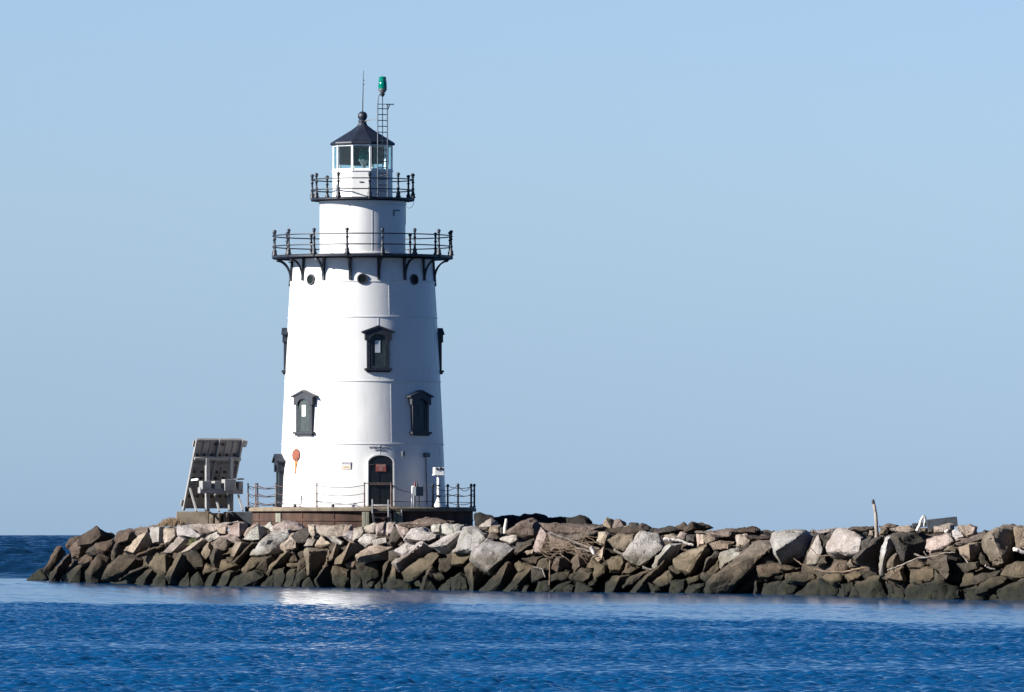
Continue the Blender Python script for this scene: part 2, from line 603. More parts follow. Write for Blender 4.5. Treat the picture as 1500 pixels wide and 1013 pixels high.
# galleries
def post_prof(h):
    return [(1.25 * r_, z_) for r_, z_ in [(.0, -.12), (.03, -.1), (.055, -.05), (.04, 0), (.085, .0), (.085, .05), (.06, .09), (.075, .15), (.045, .21), (.036, .3), (.055, .36 * h / .92),
            (.034, .4 * h / .92), (.03, .58 * h / .92), (.055, .62 * h / .92), (.032, .66 * h / .92), (.028, h - .12), (.05, h - .09), (.03, h - .06), (.065, h - .03), (.055, h + .02), (.02, h + .05), (0, h + .055)]]

def gallery(name_deck, Rd, zt, zb, npost, a0, zrails, h, rail_r):
    m = MB()
    m.lathe([(1.0, zb + .04), (Rd - .05, zb + .04), (Rd - .05, zb), (Rd, zb), (Rd + .03, zb + .03), (Rd + .03, zt - .03), (Rd, zt), (1.0, zt)], 96, cap=False)
    deck = m.build(name_deck, MAT['black'], lighthouse, LO, smooth=35)
    m2 = MB()
    for z in zrails:
        m2.tube([(Rd * math.sin(2 * math.pi * i / 96), -Rd * math.cos(2 * math.pi * i / 96), z) for i in range(96)], rail_r, 6, closed=True)
    rl = m2.build('gallery_railing', MAT['black'], lighthouse, LO, smooth=60)
    first = None
    for k in range(npost):
        ang = R(a0 + 360.0 / npost * k)
        if first is None:
            mm = MB()
            mm.lathe(post_prof(h), 10)
            first = mm.build('railing_post', MAT['black'], rl, smooth=60)
            o = first
        else:
            o = first.copy()
            col.objects.link(o)
            o.parent = rl
        o.location = (Rd * math.sin(ang), -Rd * math.cos(ang), zt - Z0)
    return deck

gallery('main_gallery_deck', 3.46, ZL(375.5), ZL(380.2), 16, -8.8, (ZL(346.5), ZL(362)), .93, .025)
gallery('upper_gallery_deck', 1.97, ZL(291.3), ZL(295.2), 10, 9, (ZL(264), ZL(279.5)), .9, .025)

def make_brackets():
    """sixteen curved brackets under the main gallery"""
    first = None
    zt, zb = ZL(380.2), ZL(413)
    for k in range(16):
        if first is None:
            m = MB()
            r0, r1 = rwall(zb) - .02, 3.36
            n = Vector((0, -1, 0))
            ux = Vector((1, 0, 0))
            m.beam((0, -rwall(zt) - .03, zt), (0, -rwall(zb) - .03, zb), .1, .08, up=n)
            pts = []
            for i in range(11):
                a = i / 10 * math.pi / 2
                # vertical at the wall, flat under the deck edge
                rr = r1 - (r1 - r0 - .05) * math.sin(a) ** 1.0
                zz = zt - .06 - (zt - zb - .1) * (1 - math.cos(a))
                pts.append(Vector((0, -rr, zz)))
            for a, b in zip(pts[:-1], pts[1:]):
                m.beam(a + (a - b) * .1, b + (b - a) * .1, .055, .08, up=ux)
            first = m.build('gallery_bracket', MAT['black'], lighthouse, LO)
            o = first
        else:
            o = first.copy()
            col.objects.link(o)
            o.parent = lighthouse
        o.rotation_euler = (0, 0, R(-8.8 + 22.5 * k))
make_brackets()

# portholes under the gallery
def make_portholes():
    first = None
    for k in range(8):
        a = 1 + 45 * k
        if first is None:
            m = MB()
            prof = [(.15, -.1), (.15, .015), (.155, .022), (.2, .022), (.21, .01), (.21, -.1)]
            mm = MB()
            mm.lathe(prof, 24, cap=False)
            rot = Matrix.Rotation(R(90), 4, 'X')
            m.add([rot @ p for p in mm.v], mm.f)
            first = m.build('porthole', MAT['hood'], lighthouse, smooth=40)
            mm = MB()
            mm.lathe([(0, .004), (.155, .004), (.155, -.03), (0, -.03)], 24)
            mg = MB()
            mg.add([rot @ p for p in mm.v], mm.f)
            pane = mg.build('porthole_glass', MAT['portglass'], first, smooth=40)
            o = first
        else:
            o = first.copy()
            col.objects.link(o)
            o.parent = lighthouse
            g2 = pane.copy()
            col.objects.link(g2)
            g2.parent = o
        ux, n = rad_frame(a)
        z = ZL(412)
        o.location = n * (rwall(z) + .03) + Vector((0, 0, z - Z0))
        o.rotation_euler = (R(-2.7), 0, R(a))
make_portholes()

# windows: charcoal surround, gabled hood, boarded sash with one small pane, sill
def arch(hw, zs, n=12, rise=None):
    rise = hw if rise is None else rise
    return [(hw * math.cos(math.pi * i / n), zs + rise * math.sin(math.pi * i / n)) for i in range(n + 1)]

def make_windows():
    O, UX, UZ, NN = Vector((0, 0, 0)), Vector((1, 0, 0)), Vector((0, 0, 1)), Vector((0, -1, 0))
    H = 1.66
    spots = [(12.5, 512, 'pale'), (-91, 513, 'pale'), (97, 513, 'pale'), (-167.5, 513, 'pale'),
             (-44.8, 604, 'white'), (46.2, 604, 'dark'), (135, 604, 'dark'), (-135, 604, 'white'), (-80.5, 703, 'dark')]
    first = None
    for a, v, pk in spots:
        z = ZL(v)
        ux, n = rad_frame(a)
        if first is None:
            zb, zs = -.83, .24
            m = MB()
            # jambs and the arched head as one surround
            outer = [(.44, zb), (.44, .5), (-.44, .5), (-.44, zb), (-.32, zb)]
            inner = arch(.32, zs, 12, .24)[::-1]
            m.prism(outer + inner + [(.32, zb)], O, UX, UZ, NN, -.3, .065)
            first = m.build('window', MAT['hood'], lighthouse)
            m = MB()
            face = [(.31, .28), (.52, .28), (.52, .65), (0, .85), (-.52, .65), (-.52, .28), (-.31, .28)]
            face += [(-x, zz) for x, zz in arch(.31, .3, 10, .22)]
            m.prism(face, O, UX, UZ, NN, .06, .11)
            m.prism([(.4, .3), (.515, .3), (.515, .64), (.4, .66)], O, UX, UZ, NN, -.3, .059)
            m.prism([(-.4, .3), (-.515, .3), (-.515, .64), (-.4, .66)], O, UX, UZ, NN, -.3, .059)
            for s in (-1, 1):
                q = [(0, .855), (s * .63, .625), (s * .63, .57), (s * .59, .57), (0, .785)]
                m.prism(q if s < 0 else q[::-1], O, UX, UZ, NN, -.3, .15 if s < 0 else .1495)
            hood = m.build('window_hood', MAT['hood'], first)
            m = MB()
            m.prism([(.318, -.76), (-.318, -.76)] + [(-x, zz) for x, zz in arch(.318, zs, 12, .24)], O, UX, UZ, NN, -.2, .032)
            for x in (-.27, .27):
                m.box((x, -.04, -.3), (.07, .03, .86))
            m.box((0, -.0405, -.7), (.47, .03, .08))
            sash = m.build('window_shutter', MAT['shutter'], first)
            m = MB()
            m.box((-.02, -.036, .06), (.2, .02, .43))
            pane = m.build('window_pane', MAT['winpane_pale'], first)
            m = MB()
            m.prism([(.53, -.83), (-.53, -.83), (-.53, -.75), (.53, -.75)], O, UX, UZ, NN, -.3, .14)
            m.prism([(.46, -.9), (-.46, -.9), (-.46, -.832), (.46, -.832)], O, UX, UZ, NN, -.3, .1)
            sill = m.build('window_sill', MAT['hood'], first)
            o, kids = first, [hood, sash, pane, sill]
        else:
            o = first.copy()
            col.objects.link(o)
            o.parent = lighthouse
            kids = []
            for ch in (hood, sash, pane, sill):
                c2 = ch.copy()
                col.objects.link(c2)
                c2.parent = o
                kids.append(c2)
        if pk != 'pale':
            me = pane.data.copy()
            me.materials[0] = MAT['winpane_white'] if pk == 'white' else MAT['shutter']
            kids[2].data = me
        o.location = n * (rwall(z) + .02) + Vector((0, 0, z - Z0))
        o.rotation_euler = (0, 0, R(a))
        if v == 703:
            o.scale = (1, 1.7, 1.2)
MAT['winpane_pale'] = weathered('grey_window_pane', (.42, .45, .5), (.3, .33, .38), 5, .2)
MAT['winpane_white'] = weathered('white_window_panel', (.8, .78, .74), (.7, .68, .65), 5, .4)  # white panel standing for the white inside of the opening
make_windows()

# door
def make_door():
    a = 13.4
    ux, n = rad_frame(a)
    zb, zt = 0.0, ZL(667) - Z0
    zm = (zb + zt) / 2
    base = n * (rwall(Z0 + .35) + .0)
    hw, rise = .485, .3
    zs = zt - rise
    m = MB()
    O, UX, UZ, NN = Vector((0, 0, 0)), Vector((1, 0, 0)), Vector((0, 0, 1)), Vector((0, -1, 0))
    inner = [(-x, zz) for x, zz in arch(hw, zs, 16, rise)]
    outer = arch(hw + .05, zs, 16, rise + .05)
    m.prism([(hw, .02), (hw + .05, .02)] + outer[1:-1] + [(-hw - .05, .02), (-hw, .02)] + inner[1:-1], O, UX, UZ, NN, -.35, .06)
    fr = m.build('door_frame', MAT['tower'], lighthouse)
    fr.location = base
    fr.rotation_euler = (0, 0, R(a))
    m = MB()
    m.prism([(hw - .002, .03), (hw - .002, zs)] + arch(hw - .002, zs, 16, rise - .002)[1:-1] + [(-hw + .002, zs), (-hw + .002, .03)], O, UX, UZ, NN, -.3, .03)
    for x in (-.23, .23):
        m.box((x, -.035, .42), (.34, .014, .6))
        m.box((x, -.035, 1.12), (.34, .014, .56))
    d = m.build('door', MAT['door'], lighthouse, bevel=.004)
    d.location = base
    d.rotation_euler = (0, 0, R(a))
    m = MB()
    m.box((0, -.07, .86), (.8, .05, .035))
    m.box((-.36, -.055, 1.62), (.16, .03, .03))
    m.build('door_bar', MAT['rustpost'], d)
    m = MB()
    m.box((0, -.12, .02), (1.15, .3, .05))
    s = m.build('door_sill', MAT['concrete'], lighthouse)
    s.location = base
    s.rotation_euler = (0, 0, R(a))
    return base, ux, n
make_door()

def wall_text(name, body, size, deg, z, mat, parent, off=.006, surf=None, org=(0, 0, 0), loc=None):
    """letters as a thin mesh wrapped on the round wall (surf = radius) or laid flat"""
    cu = bpy.data.curves.new(name, 'FONT')
    cu.body = body
    cu.size = size
    cu.align_x = 'CENTER'
    cu.align_y = 'CENTER'
    cu.extrude = .004
    cu.resolution_u = 2
    tmp = bpy.data.objects.new(name, cu)
    col.objects.link(tmp)
    dg = bpy.context.evaluated_depsgraph_get()
    dg.update()
    me = bpy.data.meshes.new_from_object(tmp.evaluated_get(dg))
    bpy.data.objects.remove(tmp)
    o = bpy.data.objects.new(name, me)
    col.objects.link(o)
    for vtx in me.vertices:
        x, y, d = vtx.co
        if surf:
            an = R(deg) + x / surf
            r = rwall(z + y) + off + d
            vtx.co = Vector((r * math.sin(an), -r * math.cos(an), z + y)) - Vector(org)
        else:
            vtx.co = Vector((x, -off - d, y))
    me.materials.clear()
    me.materials.append(mat)
    o.parent = parent
    if loc is not None:
        o.location = loc
    return o

wall_text('lettering', 'SAYBROOK HEAD', .105, 13.2, ZL(655.5), MAT['ink'], lighthouse, surf=3.1, org=LO, off=.012)
wall_text('lettering', 'HARBOR', .105, 13.2, ZL(659.3), MAT['ink'], lighthouse, surf=3.1, org=LO, off=.012)

# signs
def flat_sign(name, label, deg, z, w_, h_, rr, m_low, m_top, rows, ink, cat='sign', split=.5):
    ux, n = rad_frame(deg)
    o = empty(name, n * rr + Vector((0, 0, z)), label, cat)
    o.rotation_euler = (0, 0, R(deg))
    m = MB()
    m.box((0, 0, -h_ * (1 - split) / 2), (w_, .02, h_ * split))
    m.build('sign_plate', m_low, o)
    m = MB()
    m.box((0, 0, h_ * split / 2), (w_, .0202, h_ * (1 - split)))
    m.build('sign_header', m_top, o)
    for body, sz, zz in rows:
        wall_text('lettering', body, sz, 0, 0, ink, o, off=.0105, loc=(0, 0, zz))
    return o
flat_sign('warning_sign', 'faded red warning sign on the black arched door', 13.4, ZL(685), .39, .28, rwall(Z0 + .35) + .06, MAT['redsign'], MAT['redsign'],
          [('DANGER', .085, .08), ('KEEP', .07, -.01), ('OFF', .07, -.08)], MAT['paleink'])
flat_sign('notice_sign', 'small cream notice with grey lettering on the white wall beside the door', -10.6, ZL(681.5), .36, .27, rwall(ZL(682)) + .02,
          MAT['tansign'], MAT['lilac'], [('NOTICE', .08, .075), ('NO TRESPASSING', .036, -.04), ('U S GOVERNMENT', .036, -.09)], MAT['ink'])

# rusty round plate with its rust run
def make_disc():
    a = -53
    z = ZL(666)
    ux, n = rad_frame(a)
    m = MB()
    mm = MB()
    mm.lathe([(0, .03), (.2, .03), (.235, .02), (.24, -.06), (0, -.06)], 28)
    rot = Matrix.Rotation(R(90), 4, 'X')
    m.add([rot @ p for p in mm.v], mm.f)
    for k in range(8):
        an = k * math.pi / 4
        m.box((.19 * math.cos(an), -.035, .19 * math.sin(an)), (.035, .02, .035))
    o = m.build('rusty_cover_plate', MAT['disc'], lighthouse, smooth=40)
    o.location = n * (rwall(z) + .02) + Vector((0, 0, z - Z0))
    o.rotation_euler = (R(-2.9), 0, R(a))
    m = MB()
    m.prism([(-.07, -.2), (-.06, -.36), (-.025, -.5), (-.01, -.72), (.012, -.66), (.03, -.44), (.07, -.33), (.09, -.2)], (0, 0, 0), (1, 0, 0), (0, 0, 1), (0, -1, 0), -.1, .012)
    m.build('rust_run', MAT['stain'], o)
make_disc()

MAT['conduit'] = weathered('grey_conduit_paint', (.16, .18, .21), (.1, .12, .15), 6, .5)
# wall fittings in the shade
m = MB()
ux, n = rad_frame(30)
p = n * (rwall(ZL(664)) + .05) + Vector((0, 0, ZL(664)))
m.box(p, (.1, .14, .16), R(30))
m.box(p + Vector((0, 0, -.1)), (.07, .1, .05), R(30))
m.build('wall_fitting', MAT['graybox'], lighthouse, LO, bevel=.01)
m = MB()
ux, n = rad_frame(51)
z = ZL(666)
p = n * (rwall(z) + .06) + Vector((0, 0, z))
m.box(p, (.24, .2, .17), R(51))
m.build('flood_lamp', MAT['graybox'], lighthouse, LO, bevel=.02)
m = MB()
m.tube([n * (rwall(ZL(vv)) + .03) + Vector((0, 0, ZL(vv))) for vv in (668, 700, 741)], .022, 8)
m.build('conduit', MAT['conduit'], lighthouse, LO, smooth=60)

# lantern
DA0 = 16.5
def deca(r, z):
    return [Vector((r * math.sin(R(DA0 + 36 * k)), -r * math.cos(R(DA0 + 36 * k)), z)) for k in range(10)]

MAT['screen'] = weathered('dark_teal_screen', (.004, .014, .017), (.007, .02, .024), 4, .7)
def make_lantern():
    RL = 1.155
    zb, z1, z2, ze = ZL(291.3), ZL(250.8), ZL(213), ZL(210.5)
    m = MB()
    m.lathe([(RL + .03, zb), (RL + .03, zb + .06), (RL, zb + .07), (RL, z1 - .05), (RL + .035, z1 - .045), (RL + .035, z1), (.2, z1 + .002)], 10, a0=R(DA0), cap=False)
    m.build('lantern_base', MAT['tower'], lighthouse, LO)
    m = MB()
    for k in range(10):
        p, q = deca(RL - .03, z1)[k], deca(RL - .03, z2)[k]
        m.beam(p, q, .075, .075, up=(p.x, p.y, 0))
    for z in (z1 + .035, z2 - .04):
        pts = deca(RL - .03, z)
        for k in range(10):
            m.beam(pts[k], pts[(k + 1) % 10], .05, .06)
    fr = m.build('lantern_frame', MAT['white2'], lighthouse, LO)
    first = None
    pts = deca(RL - .035, 0)
    for k in range(10):
        p, q = pts[k], pts[(k + 1) % 10]
        mid = (p + q) / 2
        d = (q - p).normalized()
        mm = MB()
        L = (q - p).length - .07
        mm.beam(mid - d * L / 2 + Vector((0, 0, (z1 + z2) / 2)), mid + d * L / 2 + Vector((0, 0, (z1 + z2) / 2)), .008, z2 - z1 - .12)
        mm.build('lantern_pane', MAT['glass'], fr, LO)
    # dark screens that hang inside on the landward panes
    for a, w_, zt_, zb_ in ((150, .62, z2 - .05, z1 + .3), (187, .66, z2 - .05, z1 + .24), (222, .62, z2 - .05, z1 + .26), (118, .5, z2 - .05, z1 + .26)):
        ux, n = rad_frame(a)
        mm = MB()
        mm.prism([(-w_ / 2, zb_), (w_ / 2, zb_), (w_ / 2, zt_), (-w_ / 2, zt_)], n * .98, ux, (0, 0, 1), n, 0, .02)
        mm.build('lantern_screen', MAT['screen'], lighthouse, LO)
    # roof
    m = MB()
    RE = 1.235
    m.lathe([(.3, ze - .02), (RE, ze - .075), (RE + .02, ze - .03), (RE, ze + .02), (.78, ze + .30), (.42, ze + .52), (.2, ze + .69), (.15, ze + .78), (.15, ze + .81)], 10, a0=R(DA0), cap=True)
    m.build('lantern_roof', MAT['roof'], lighthouse, LO)
    m = MB()
    zc = ZL(170.5)
    zn = ze + .78
    prof = [(.14, zn), (.15, zn + .05), (.17, zn + .06), (.17, zn + .1), (.13, zn + .12), (.125, zn + .2), (.16, zn + .21), (.16, zn + .24), (.12, zn + .25)]
    b0 = zc - .175
    prof = [p for p in prof if p[1] < b0 + .06]
    for i in range(1, 13):
        t = -math.pi / 2 + .62 + (math.pi - .62) * i / 12
        prof.append((max(.185 * math.cos(t), 0), zc + .185 * math.sin(t)))
    m.lathe(prof, 24)
    m.build('ventilator_ball', MAT['roof'], lighthouse, LO, smooth=45)
    m = MB()
    m.tube([(0, 0, zc + .15), (.02, 0, ZL(130)), (.035, 0, ZL(103.5))], [.022, .016, .008], 6)
    m.beam((.02, 0, ZL(117.8)), (.09, 0, ZL(117.8)), .03, .02)
    m.beam((.02, 0, ZL(124.3)), (.09, 0, ZL(124.3)), .03, .02)
    m.build('lightning_rod', MAT['black'], lighthouse, LO, smooth=60)
    # optic inside
    m = MB()
    c = Vector((.05, -.1, 0))
    zz = ZL(249)
    m.lathe([(.06, zz - .05), (.06, zz + .1), (.14, zz + .28), (.2, zz + .34), (.2, zz + .38), (0, zz + .38)], 20, c)
    op = m.build('optic', MAT['galv'], lighthouse, LO, smooth=40)
    m = MB()
    zl = zz + .38
    m.lathe([(.19, zl), (.205, zl + .08), (.185, zl + .1), (.205, zl + .12), (.2, zl + .26), (.175, zl + .3), (.17, zl + .36), (.08, zl + .4), (0, zl + .41)], 20, c)
    m.build('optic_lens', MAT['green'], op, LO, smooth=40)
    m = MB()
    m.prism([(-.14, ZL(226)), (.12, ZL(226)), (.08, ZL(219)), (-.09, ZL(219))], (.0, -.02, 0), (1, 0, 0), (0, 0, 1), (0, -1, 0), 0, .03)
    m.build('gap_plate', MAT['white2'], op, LO)  # added plate whose white stands for a bright gap
    # small plate and a cable on the base
    ux, n = rad_frame(-1.5)
    m = MB()
    m.box(n * (RL * math.cos(R(18)) + .012) + Vector((0, 0, ZL(268.5))), (.15, .03, .035), R(-1.5))
    m.build('name_plate', MAT['dark'], lighthouse, LO)
make_lantern()

# green beacon on its ladder mast, standing on the upper gallery
MAT['ladder'] = weathered('dull_blue_grey_steel', (.055, .07, .09), (.035, .045, .06), 6, .5, .2)
def make_beacon():
    bx = XL(561)
    by = -1.32
    ZL = lambda v: CZ + (779 - v) * (330 + by) / F
    ux, n = rad_frame(18)
    zb = ZL(291.3)
    root = empty('beacon_mast', (bx, by, zb), 'green beacon lamp on a thin ladder mast in front of the lantern', 'beacon')
    O = (bx, by, zb)
    C = Vector((bx, by, 0))
    hw = .195
    zt = ZL(153)
    m = MB()
    m.tube([C - ux * hw + Vector((0, 0, zb)), C - ux * hw + Vector((0, 0, ZL(152))), C - ux * (hw - .03) + Vector((0, 0, ZL(142))), C - ux * (hw - .1) + Vector((0, 0, ZL(138.5))), C + Vector((0, 0, ZL(138.5)))], .023, 6)
    m.build('ladder_rail', MAT['ladder'], root, O, smooth=60)
    m = MB()
    m.tube([C + ux * hw + Vector((0, 0, zb)), C + ux * hw + Vector((0, 0, zt))], .024, 6)
    m.build('ladder_rail', MAT['ladder'], root, O, smooth=60)
    v = 280
    while v > 156:
        m = MB()
        m.tube([C - ux * hw + Vector((0, 0, ZL(v))), C + ux * hw + Vector((0, 0, ZL(v)))], .019, 6)
        m.build('ladder_rung', MAT['ladder'], root, O, smooth=60)
        v -= 8.6
    m = MB()
    m.tube([C + Vector((0, 0, ZL(286))), C + Vector((0, 0, ZL(141)))], .017, 6)
    m.build('mast_pole', MAT['ladder'], root, O, smooth=60)
    m = MB()
    p = C + ux * .27 + Vector((0, 0, ZL(153)))
    m.box(p, (.34, .2, .035), R(18))
    m.beam(p - Vector((0, 0, .0)) + ux * .02, C + ux * hw + Vector((0, 0, ZL(162))), .03, .03)
    m.beam(C - ux * hw + Vector((0, 0, ZL(153))), C + ux * hw + Vector((0, 0, ZL(153))), .03, .03)
    m.build('service_plate', MAT['galv'], root, O)
    m = MB()
    m.tube([(.08, -.12, ZL(176)), (.28, -.8, ZL(175)), C - ux * hw + Vector((0, 0, ZL(175.6)))], .016, 6)
    m.tube([C - ux * (hw + .02) + Vector((0, 0, ZL(258.5))), C + ux * (hw + .05) + Vector((0, 0, ZL(256)))], .02, 6)
    m.build('tie_rod', MAT['galv'], root, O, smooth=60)
    m = MB()
    m.lathe([(.02, ZL(142.5)), (.05, ZL(141)), (.1, ZL(138.4)), (.1, ZL(137.6)), (.05, ZL(137.4))], 16, C)
    m.build('lamp_bracket', MAT['dark'], root, O, smooth=40)
    m = MB()
    m.lathe([(.05, ZL(137.4)), (.09, ZL(136.5)), (.15, ZL(133)), (.17, ZL(131.3)), (.175, ZL(130.6)), (.1, ZL(130.5))], 20, C)
    lb = m.build('beacon_lamp', MAT['galv'], root, O, smooth=40)
    m = MB()
    m.lathe([(.165, ZL(130.5)), (.172, ZL(127)), (.155, ZL(126.4)), (.165, ZL(125.8)), (.158, ZL(121)), (.15, ZL(120.5)), (.155, ZL(119.8)), (.14, ZL(114)), (.1, ZL(112.6)), (0, ZL(112.3))], 20, C)
    m.build('lamp_lens', MAT['green'], lb, O, smooth=30)
    m = MB()
    m.tube([C + Vector((0, 0, ZL(112.6))), C + Vector((0, 0, ZL(108.5)))], .006, 5)
    m.build('bird_spike', MAT['galv'], lb, O)
make_beacon()

# aerial and loose cable on the upper gallery
m = MB()
ux, n = rad_frame(72)
p = n * 1.97 + Vector((0, 0, ZL(259)))
m.tube([p - ux * .2, p + ux * .36 + Vector((0, 0, .06))], .009, 5)
for k in range(3):
    q = p + ux * (.05 + .13 * k) + Vector((0, 0, .02 + .01 * k))
    m.tube([q - Vector((0, 0, .09)), q + Vector((0, 0, .09))], .007, 5)
tag(m.build('yagi_aerial', MAT['black'], None, smooth=60), 'small black aerial clipped to the upper gallery rail', 'aerial')
m = MB()
ux, n = rad_frame(80)
pts = []
for i in range(15):
    t = i / 14
    pts.append(n * (1.95 - .35 * (1 - math.sin(math.pi * min(t * .62 + .38, 1)))) + ux * .1 + Vector((0, 0, ZL(296) - .32 * math.sin(math.pi * t) ** .8 - .05 * t)))
m.tube([(1.96, -.2, ZL(295)), (1.98, -.2, ZL(299)), (1.9, -.22, ZL(304)), (1.78, -.24, ZL(306)), (1.67, -.25, ZL(303)), (1.66, -.25, ZL(330))], .008, 5)
tag(m.build('loose_cable', MAT['dark'], None, smooth=60), 'thin loose cable drooping under the upper gallery', 'cable')

# ------------------------------------------------------------------ round foundation
def make_foundation():
    root = empty('round_foundation', (0, 0, ZL(775)), 'round concrete capped foundation with rusty brown steel sides under the lighthouse', 'foundation')
    O = (0, 0, ZL(775))
    zt, zc, zb = Z0 - .004, ZL(748.5), ZL(790)
    m = MB()
    prof = [(2.0, zt), (4.33, zt), (4.38, zt - .05), (4.385, zc + .02), (4.36, zc), (2.0, zc)]
    m.lathe(prof, 120, cap=False)
    m.build('concrete_cap', MAT['concrete'], root, O, smooth=35)
    m = MB()
    m.lathe([(4.24, zc), (4.24, zb)], 120, cap=False)
    for k in range(20):
        ux, n = rad_frame(k * 18 + 4)
        m.beam(n * 4.245 + Vector((0, 0, zc - .004)), n * 4.245 + Vector((0, 0, zb)), .05, .03, up=n)
    m.lathe([(4.24, zc - .3), (4.275, zc - .3), (4.275, zc - .36), (4.24, zc - .36)], 120, cap=False)
    m.build('steel_skirt', MAT['rust'], root, O, smooth=35)
    # fender timbers either side of the steps, and a patched plate
    for a, dx in ((1.6, 0), (3.4, .02), (17.2, 0), (19.2, -.02)):
        ux, n = rad_frame(a)
        m = MB()
        p = n * 4.42
        m.beam(Vector((p.x, p.y, zc - .02)), Vector((p.x, p.y, ZL(772))), .13, .13, up=n)
        m.build('fender_timber', MAT['timber'], root, O, bevel=.012)
    ux, n = rad_frame(-48)
    m = MB()
    m.beam(n * 4.26 + Vector((0, 0, ZL(751))), n * 4.26 + Vector((0, 0, ZL(764))), .3, .05, up=n)
    m.build('patch_plate', MAT['timber'], root, O)
    # landing steps sunk in front of the door
    ux, n = rad_frame(10)
    m = MB()
    for i in range(3):
        z = zt - .2 - .2 * i
        c = n * (4.5 + .2 * i)
        m.box((c.x, c.y, z), (.62, .24, .05), R(10))
    for s in (-1, 1):
        a = n * 4.36 + ux * .33 * s + Vector((0, 0, zt - .05))
        b = n * 5.0 + ux * .33 * s + Vector((0, 0, ZL(771)))
        m.beam(a, b, .05, .16)
    m.build('steps', MAT['dark'], root, O)
    for s, a, v0, v1 in ((-1, 5.7, 731, 751), (1, 13.3, 731.5, 764)):
        ux, n = rad_frame(a)
        p = n * 4.62
        m = MB()
        m.tube([(p.x, p.y, ZL(v1)), (p.x, p.y, ZL(v0))], .032, 8)
        m.build('handrail_post', MAT['galv'], root, O, smooth=60)
    ux, n = rad_frame(20.5)
    p = n * 4.46
    m = MB()
    m.tube([(p.x, p.y, ZL(772)), (p.x, p.y, ZL(745.5))], .03, 8)
    m.build('stub_pipe', MAT['galv'], root, O, smooth=60)
    m = MB()
    ux, n = rad_frame(-38)
    m.lathe([(.05, 0), (.06, .02), (.06, .1), (.03, .12)], 12, n * 4.1 + Vector((0, 0, zt)))
    ux, n = rad_frame(-15)
    m.lathe([(.06, 0), (.06, .09), (.03, .1)], 12, n * 4.1 + Vector((0, 0, zt)))
    m.build('mooring_stub', MAT['dark'], root, O, smooth=60)
make_foundation()

def make_fence():
    root = empty('chain_fence', (0, 0, Z0), 'low fence of thin posts and sagging chains around the foot of the lighthouse', 'fence')
    O = (0, 0, Z0)
    posts = [(16, 4.2), (40.5, 4.22), (61, 4.22), (83, 4.22), (96, 4.33), (129, 4.2), (155, 4.2), (180, 4.2), (205, 4.2), (227, 4.2), (256, 4.2), (283, 4.2), (309, 4.2), (336.5, 4.2), (362, 4.2)]
    P = []
    for a, r in posts:
        ux, n = rad_frame(a)
        P.append(n * r)
    P2 = P[9:10] + [Vector((-4.44, .9, 0))]
    first = {}
    for i, p in enumerate(P + P2[1:]):
        knob = 35 < posts[min(i, len(posts) - 1)][0] < 140 and i < len(posts)
        if knob not in first:
            m = MB()
            if knob:
                m.lathe([(.07, 0), (.07, .03), (.04, .05), (.038, .42), (.05, .44), (.038, .46), (.036, .8), (.06, .83), (.055, .88), (.02, .91), (0, .912)], 10)
            else:
                m.lathe([(.055, 0), (.055, .02), (.032, .03), (.03, .5), (.036, .52), (.028, .54), (.027, .9), (.038, .905), (.038, .93), (0, .935)], 10)
            first[knob] = m.build('fence_post', MAT['black'] if knob else MAT['rustpost'], root, smooth=50)
            o = first[knob]
        else:
            o = first[knob].copy()
            col.objects.link(o)
            o.parent = root
        o.location = p
    spans = [(i, i + 1) for i in range(len(P) - 1)]
    def chain(a, b, h, sag):
        m = MB()
        pts = []
        for i in range(13):
            t = i / 12
            q = a.lerp(b, t)
            q.z = Z0 + h - sag * 4 * t * (1 - t)
            pts.append(q)
        m.tube(pts, .013, 5)
        m.build('chain', MAT['chain'], root, O, smooth=80)
    for i, j in spans:
        if i == 0:
            chain(P[i], P[j], .86, .3)
            chain(P[i], P[j], .22, .02)
        elif i in (1, 2, 3):
            chain(P[i], P[j], .84, .22)
            chain(P[i], P[j], .5, .08)
            chain(P[i], P[j], .2, .03)
        else:
            for h in (.83, .52, .2):
                chain(P[i], P[j], h, .1)
    for h in (.83, .52, .2):
        chain(P[9], P2[1], h, .12)
        chain(P[11], P2[1], h, .14)
    m = MB()
    m.tube([P[-1] + Vector((0, 0, Z0 + .9)), P[0] + Vector((0, 0, Z0 + .9))], .02, 6)
    m.build('entry_rail', MAT['rustpost'], root, O, smooth=60)
make_fence()

# electrical box on legs, with its white conduit post
def make_box():
    root = empty('electrical_box', (XL(612), -4.0, Z0), 'blue grey electrical box on legs beside the door with dark red spikes on top', 'electrical box')
    O = (XL(612), -4.0, Z0)
    c = Vector((XL(613.5), -4.02, ZL(719.3)))
    m = MB()
    m.box(c, (.37, .24, .35), R(38))
    m.build('box_body', MAT['graybox'], root, O, bevel=.012)
    m = MB()
    for d in (-.08, .08):
        m.tube([(c.x - .03 + d, c.y - .02, c.z - .17), (c.x - .03 + d, c.y - .02, ZL(741.6))], .022, 6)
    m.build('leg', MAT['dark'], root, O, smooth=60)
    m = MB()
    x = XL(606.8)
    m.lathe([(.075, ZL(742)), (.075, ZL(713)), (.055, ZL(711.5)), (0, ZL(711.3))], 14, (x, -3.62, 0))
    m.build('conduit_post', MAT['white2'], root, O, smooth=40)
    for i, u in enumerate((609.4, 612.6)):
        m = MB()
        m.lathe([(.055, ZL(713)), (.03, ZL(708)), (.008, ZL(704)), (0, ZL(703.8))], 10, (XL(u), -4.0, 0))
        m.build('spike', MAT['redtip'] if i == 0 else MAT['dark'], root, O, smooth=60)
make_box()

